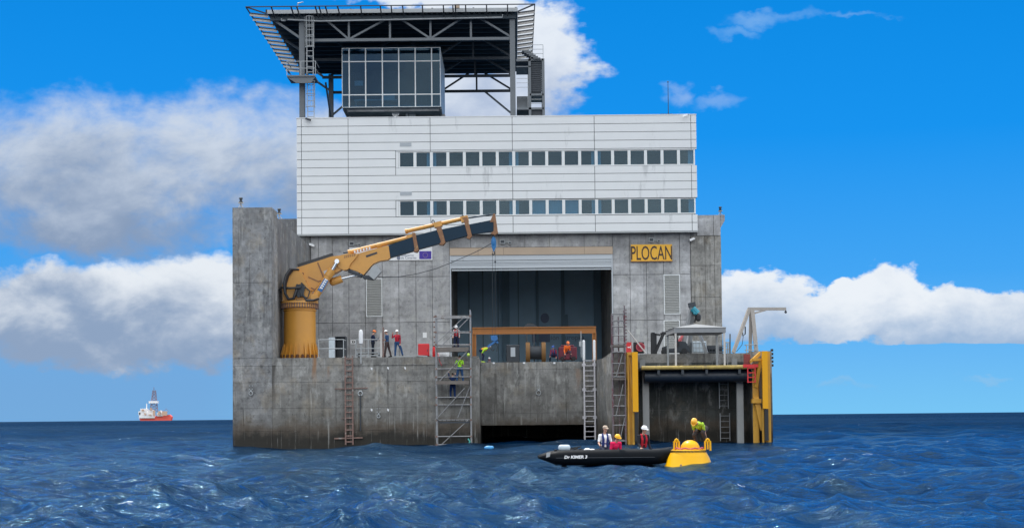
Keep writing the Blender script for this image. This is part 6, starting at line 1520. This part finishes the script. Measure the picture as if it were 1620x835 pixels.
    def remesh(o, vs, it=4):
        m = o.modifiers.new('fuse', 'REMESH'); m.mode = 'VOXEL'; m.voxel_size = vs; m.use_smooth_shade = True
        s2 = o.modifiers.new('soften', 'SMOOTH'); s2.iterations = it; s2.factor = .5
    remesh(body, voxel, 2)
    # ---- clothes over it
    def folds(o, am=.012):
        tx_ = bpy.data.textures.get('folds') or bpy.data.textures.new('folds', 'CLOUDS'); tx_.noise_scale = .11
        m = o.modifiers.new('folds', 'DISPLACE'); m.texture = tx_; m.strength = am; m.mid_level = .5
    c = MB()
    c.cap(hip, J['spine'], .128 * k, .122 * k); c.cap(J['spine'], J['chest'], .122 * k, .142 * k); c.cap(J['chest'], J['neckb'] - (J['neckb'] - J['chest']) * .22, .138 * k, .075 * k); c.cap(J['shl'], J['shr'], .070 * k, .070 * k)
    for S_ in 'lr':
        c.cap(hip, J['hip' + S_], .115 * k, .102 * k)
        e_ = J['elb' + S_] if sleeves else J['sh' + S_].lerp(J['elb' + S_], .72)
        c.cap(J['sh' + S_], e_, .066 * k, .052 * k)
        if sleeves: c.cap(J['elb' + S_], J['elb' + S_].lerp(J['wr' + S_], .93), .051 * k, .040 * k)
    o = c.build('shirt', cloth('cloth ' + str(shirt), shirt), root, sharp=None); remesh(o, .014); folds(o)
    c = MB()
    c.cap(hip + (J['spine'] - hip) * .1, hip - (J['spine'] - hip) * .3, .136 * k, .12 * k)
    for S_ in 'lr': c.cap(hip, J['hip' + S_], .125 * k, .112 * k); c.cap(J['hip' + S_], J['knee' + S_], .106 * k, .074 * k); c.cap(J['knee' + S_], J['knee' + S_].lerp(J['ank' + S_], .94), .074 * k, .060 * k)
    o = c.build('trousers', cloth('cloth ' + str(trousers), trousers), root, sharp=None); remesh(o, .014); folds(o)
    sm = cloth('shoe ' + str(shoes or (0.03, 0.03, 0.03)), shoes or (0.03, 0.03, 0.03))
    for S_ in 'lr':
        c = MB(); c.cap(J['heel' + S_] + Vector((0, 0, .012)), J['toe' + S_] + Vector((0, 0, .008)), .050 * k, .042 * k, 12); c.cap(J['ank' + S_], J['heel' + S_], .050 * k, .050 * k)
        o = c.build('shoe', sm, root); remesh(o, .014, 2)
    def vz(pts_r, name, mat):
        c = MB()
        for p_, q_, r_, r2 in pts_r: c.cap(p_, q_, r_ * k, r2 * k)
        o = c.build(name, mat, root, sharp=None); remesh(o, .014, 3); folds(o, .006); return o
    if vest:
        F_ = rx(Vector((0, 1, 0)), g_['lean']); X_ = Vector((1, 0, 0))
        if len(vest) > 1:
            vz([(J['spine'] - (J['spine'] - hip) * .5, J['chest'], .140, .150), (J['chest'], J['chest'].lerp(J['neckb'], .45), .150, .115)], 'vest', cloth('vest ' + str(vest[0]), vest[0]))
        else:
            sg_ = []
            for s_ in (-1, 1):
                q0 = J['spine'] - (J['spine'] - hip) * .3 + F_ * .105 * k + X_ * s_ * .078 * k; q1 = J['chest'] + F_ * .112 * k + X_ * s_ * .080 * k; q2 = J['neckb'] + F_ * .03 * k + X_ * s_ * .085 * k; q3 = J['neckb'] - F_ * .06 * k + X_ * s_ * .05 * k
                sg_ += [(q0, q1, .046, .050), (q1, q2, .050, .042), (q2, q3, .042, .040), (J['spine'] - F_ * .10 * k + X_ * s_ * .03 * k, q3, .035, .04)]
            for i_ in range(12):
                t0, t1 = 2 * PI * i_ / 12, 2 * PI * (i_ + 1) / 12; c_ = J['spine'].lerp(J['chest'], .2)
                sg_.append((c_ + (X_ * math.cos(t0) + F_ * math.sin(t0)) * .128 * k, c_ + (X_ * math.cos(t1) + F_ * math.sin(t1)) * .128 * k, .022, .022))
            vz(sg_, 'vest', cloth('vest ' + str(vest[0]), vest[0]))
        if len(vest) > 1:
            h = MB()
            for z0_ in (.05, .55):
                pc = J['spine'].lerp(J['chest'], z0_ + .15); ax = (J['chest'] - J['spine']).normalized(); r_ = (.153 + .012 * z0_) * k; a_ = X_; b2 = ax.cross(a_)
                h.path([pc + a_ * r_ * math.cos(t) * 1.0 + b2 * r_ * math.sin(t) for t in [2 * PI * i / 20 for i in range(20)]], .018 * k, 6, closed=True)
            h.build('reflective_band', cloth('band ' + str(vest[1]), vest[1]), root)
    if strap:
        h = MB(); B_ = rx(Vector((0, -1, 0)), g_['lean'])
        for s_ in (-1, 1):
            h.path([J['sh' + ('l' if s_ < 0 else 'r')] + B_ * .05 * k + (J['head'] - J['chest']).normalized() * .07 * k, J['chest'] + B_ * .155 * k, J['spine'] + Vector((-s_ * .10 * k, 0, 0)) + B_ * .125 * k], .016 * k, 6)
        h.build('harness', cloth('harness', (0.02, 0.02, 0.025)), root)
    top = J['head'] + Mh @ Vector((0, -.004 * k, .045 * k))
    if helmet:
        h = MB(); prof = [(.118, 0), (.112, .03), (.100, .06), (.078, .088), (.045, .106), (.012, .112)]
        h.lathe((0, 0, 0), [(r * k, z * k) for r, z in prof], 24); h.lathe((0, .012 * k, -.006 * k), [(.128 * k, 0), (.128 * k, .008 * k)], 24)
        h.prism([(-.06 * k, .10 * k, -.002 * k), (.06 * k, .10 * k, -.002 * k), (.045 * k, .158 * k, -.012 * k), (-.045 * k, .158 * k, -.012 * k)], (0, 0, .008 * k)); h.bar((0, -.10 * k, .05 * k), (0, 0, .112 * k), .02 * k, .012 * k)
        for v in h.bm.verts: v.co = top + Mh @ Vector((v.co.x * .94, v.co.y * 1.08, v.co.z))
        h.build('helmet', paint('helmet ' + str(helmet), helmet, .3, var=.02), root)
    if cap:
        h = MB(); h.lathe((0, 0, 0), [(.094 * k, -.01 * k), (.094 * k, .03 * k), (.078 * k, .065 * k), (.04 * k, .082 * k), (.01 * k, .084 * k)], 20); h.prism([(-.065 * k, .07 * k, -.002 * k), (.065 * k, .07 * k, -.002 * k), (.045 * k, .165 * k, -.015 * k), (-.045 * k, .165 * k, -.015 * k)], (0, 0, .008 * k))
        for v in h.bm.verts: v.co = top + Mh @ Vector((v.co.x * .96, v.co.y * 1.1, v.co.z - .0 * k))
        h.build('cap', cloth('cap', cap), root)
    h = MB(); h.ell(J['head'] + Mh @ Vector((0, -.012 * k, .032 * k)), .083 * k, .096 * k, .098 * k, Mh, 16)
    for v in list(h.bm.verts):
        l = Mh.transposed() @ (v.co - J['head']); 
        if l.y > .035 * k and l.z < .075 * k: v.co = v.co - Mh @ Vector((0, (l.y - .035 * k) * 1.0, 0))
        if l.z < -.03 * k: v.co = v.co + Mh @ Vector((0, 0, (-.03 * k - l.z)))
    h.build('hair', M_HAIR if not hair else cloth('hair', hair), root)
    h = MB()
    for s_ in (-1, 1): h.ell(J['head'] + Mh @ Vector((s_ * .030 * k, .083 * k, .012 * k)), .011 * k, .008 * k, .007 * k, Mh, 8)
    h.build('eyes', M_HAIR, root)
    if gloves:
        for S_ in 'lr': c = MB(); c.ell(J['wr' + S_] + J['hd' + S_] * .07 * k, .05 * k, .04 * k, .07 * k); c.build('glove', cloth('glove', gloves), root)
    root.location = loc; root.rotation_euler = (0, 0, RAD(face)); root['J'] = 0; del root['J']
    return root
# heading: 0 = away, 180 = at the camera, -90 = right in the photo, 90 = left
def at(x, Y, z=None): p = W(x, 560, Y); return (p.x, Y, ZD if z is None else z)
NAVY = (0.018, 0.026, 0.06); JEANS = (0.03, 0.075, 0.17); HV = (0.42, 0.85, 0.05); ORG_ = (0.85, 0.16, 0.03); WH = (0.80, 0.80, 0.80); REDV = (0.50, 0.02, 0.04)
person('worker in navy clothes and orange helmet behind the railing', at(590, FY + .9, ZD + .02), -78, NAVY, (0.014, 0.018, 0.03), (0.85, 0.20, 0.03), pose=dict(head=18, al=15, ar=28, el=70, er=75, tl=3, tr=-4), H=1.78)
person('worker in white helmet with blue shirt and brown trousers beside the posts', at(612.5, FY + .5), 75, (0.04, 0.09, 0.19), (0.07, 0.05, 0.05), WH, pose=dict(head=14, al=12, ar=20, el=80, er=70, tl=8, tr=-12, kl=2, kr=2, abl=7, abr=9), sleeves=False, H=1.77)
person('worker in white helmet and red vest standing with legs apart', at(628.5, FY + .4), 165, (0.30, 0.03, 0.05), JEANS, WH, vest=(REDV,), pose=dict(head=4, al=2, ar=60, el=10, er=115, br=20, abl=22, abr=3, tl=-8, tr=4), H=1.76, hair=(0.05, 0.03, 0.02))
zd1 = sz(556) + .08; zd2 = sz(607.5) + .08
person('worker in white helmet and red vest on the upper scaffold deck', (W(722, 540, 99.2).x, 99.2, zd1), 180, (0.42, 0.38, 0.38), NAVY, WH, vest=(REDV,), pose=dict(lean=14, head=16, al=22, ar=22, el=40, er=40), H=1.66)
person('worker in a lime hi-vis top and jeans seen from behind on the scaffold', (W(727.5, 600, 98.95).x, 98.95, zd2), 8, HV, JEANS, None, pose=dict(lean=5, al=28, ar=25, bl=22, br=15, el=80, er=70, tl=4, tr=6, kl=4, kr=10, abl=8, abr=10), strap=1, H=1.80, sleeves=False)
person('person in dark blue overalls climbing inside the scaffold below the lower deck', (W(716.5, 630, 99.25).x, 99.25, sz(632)), 10, (0.012, 0.03, 0.10), (0.012, 0.035, 0.12), None, pose=dict(al=120, ar=95, el=40, er=60, tl=25, kl=45, tr=2, kr=6), H=1.74)
person('bending worker in a lime and orange hi-vis vest and white helmet', (W(761, 566, MIDY + .5).x, MIDY + .5, ZD - .2), -82, HV, NAVY, WH, vest=((0.80, 0.30, 0.06), HV), pose=dict(lean=72, head=-25, al=30, ar=10, el=15, er=30, tl=30, tr=22, kl=42, kr=30), shoes=(0.55, 0.75, 0.15), H=1.62)
person('crouching person with a blue helmet under the orange beam', (W(876.5, 566, MIDY + 1.2).x, MIDY + 1.2, ZD - .2), 170, (0.25, 0.03, 0.06), NAVY, (0.03, 0.10, 0.35), vest=((0.03, 0.06, 0.18),), pose=dict(lean=38, head=-15, al=40, ar=45, el=30, er=45, tl=100, tr=92, kl=135, kr=125, abl=16, abr=16), H=1.70)
person('worker in bright orange overalls and helmet kneeling by the dark red machine', (W(895, 566, MIDY + 1.3).x, MIDY + 1.3, ZD - .2), 200, ORG_, (0.10, 0.06, 0.08), (0.95, 0.25, 0.08), pose=dict(lean=38, head=-10, al=30, ar=38, el=45, er=30, tl=95, tr=55, kl=110, kr=100, abl=12, abr=10), H=1.80)
BZ = .20
person('seated man in a white shirt and beige cap with a blue life vest', (W(957.5, 700, BY_).x, BY_ + .52, 0), 192, WH, (0.03, 0.035, 0.06), None, vest=((0.025, 0.04, 0.16),), cap=(0.50, 0.40, 0.32), hair=(0.3, 0.28, 0.26), pose=dict(lean=6, head=2, yaw=18, al=10, ar=18, el=50, er=62, bl=16, br=14, tl=78, tr=82, kl=80, kr=76, abl=10, abr=12), sleeves=False, seat=.62 - .93, voxel=.009, H=1.80)
person('person in a bright pink red shirt and yellow helmet bending over in the boat', (W(969, 705, BY_).x, BY_ - .25, 0), -160, (0.72, 0.02, 0.10), NAVY, (0.95, 0.50, 0.02), pose=dict(lean=38, head=-12, yaw=25, al=28, ar=35, el=12, er=15, tl=85, tr=78, kl=95, kr=90), sleeves=False, seat=.53 - .93, voxel=.009, H=1.68)
person('man in white helmet and dark clothes with a red life vest near the bow', (W(1017, 700, BY_).x, BY_ + .35, 0), -158, (0.018, 0.02, 0.026), (0.05, 0.09, 0.13), WH, vest=((0.42, 0.02, 0.035),), hair=(0.05, 0.03, 0.02), pose=dict(lean=12, head=4, yaw=20, al=14, ar=26, el=30, er=45, bl=10, br=10, tl=72, tr=80, kl=70, kr=78), seat=.58 - .93, voxel=.009, H=1.82)
person('man in a lime shirt and yellow helmet bending over the buoy dome', (W(1113, 700, BYD + .55).x, BYD + .66, zd), 148, HV if False else (0.44, 0.68, 0.06), (0.055, 0.045, 0.045), (0.90, 0.45, 0.03), pose=dict(lean=72, head=-6, al=42, ar=36, el=6, er=12, tl=74, tr=60, kl=108, kr=96, abl=10, abr=10, bl=4), strap=1, sleeves=False, voxel=.009, H=1.86)
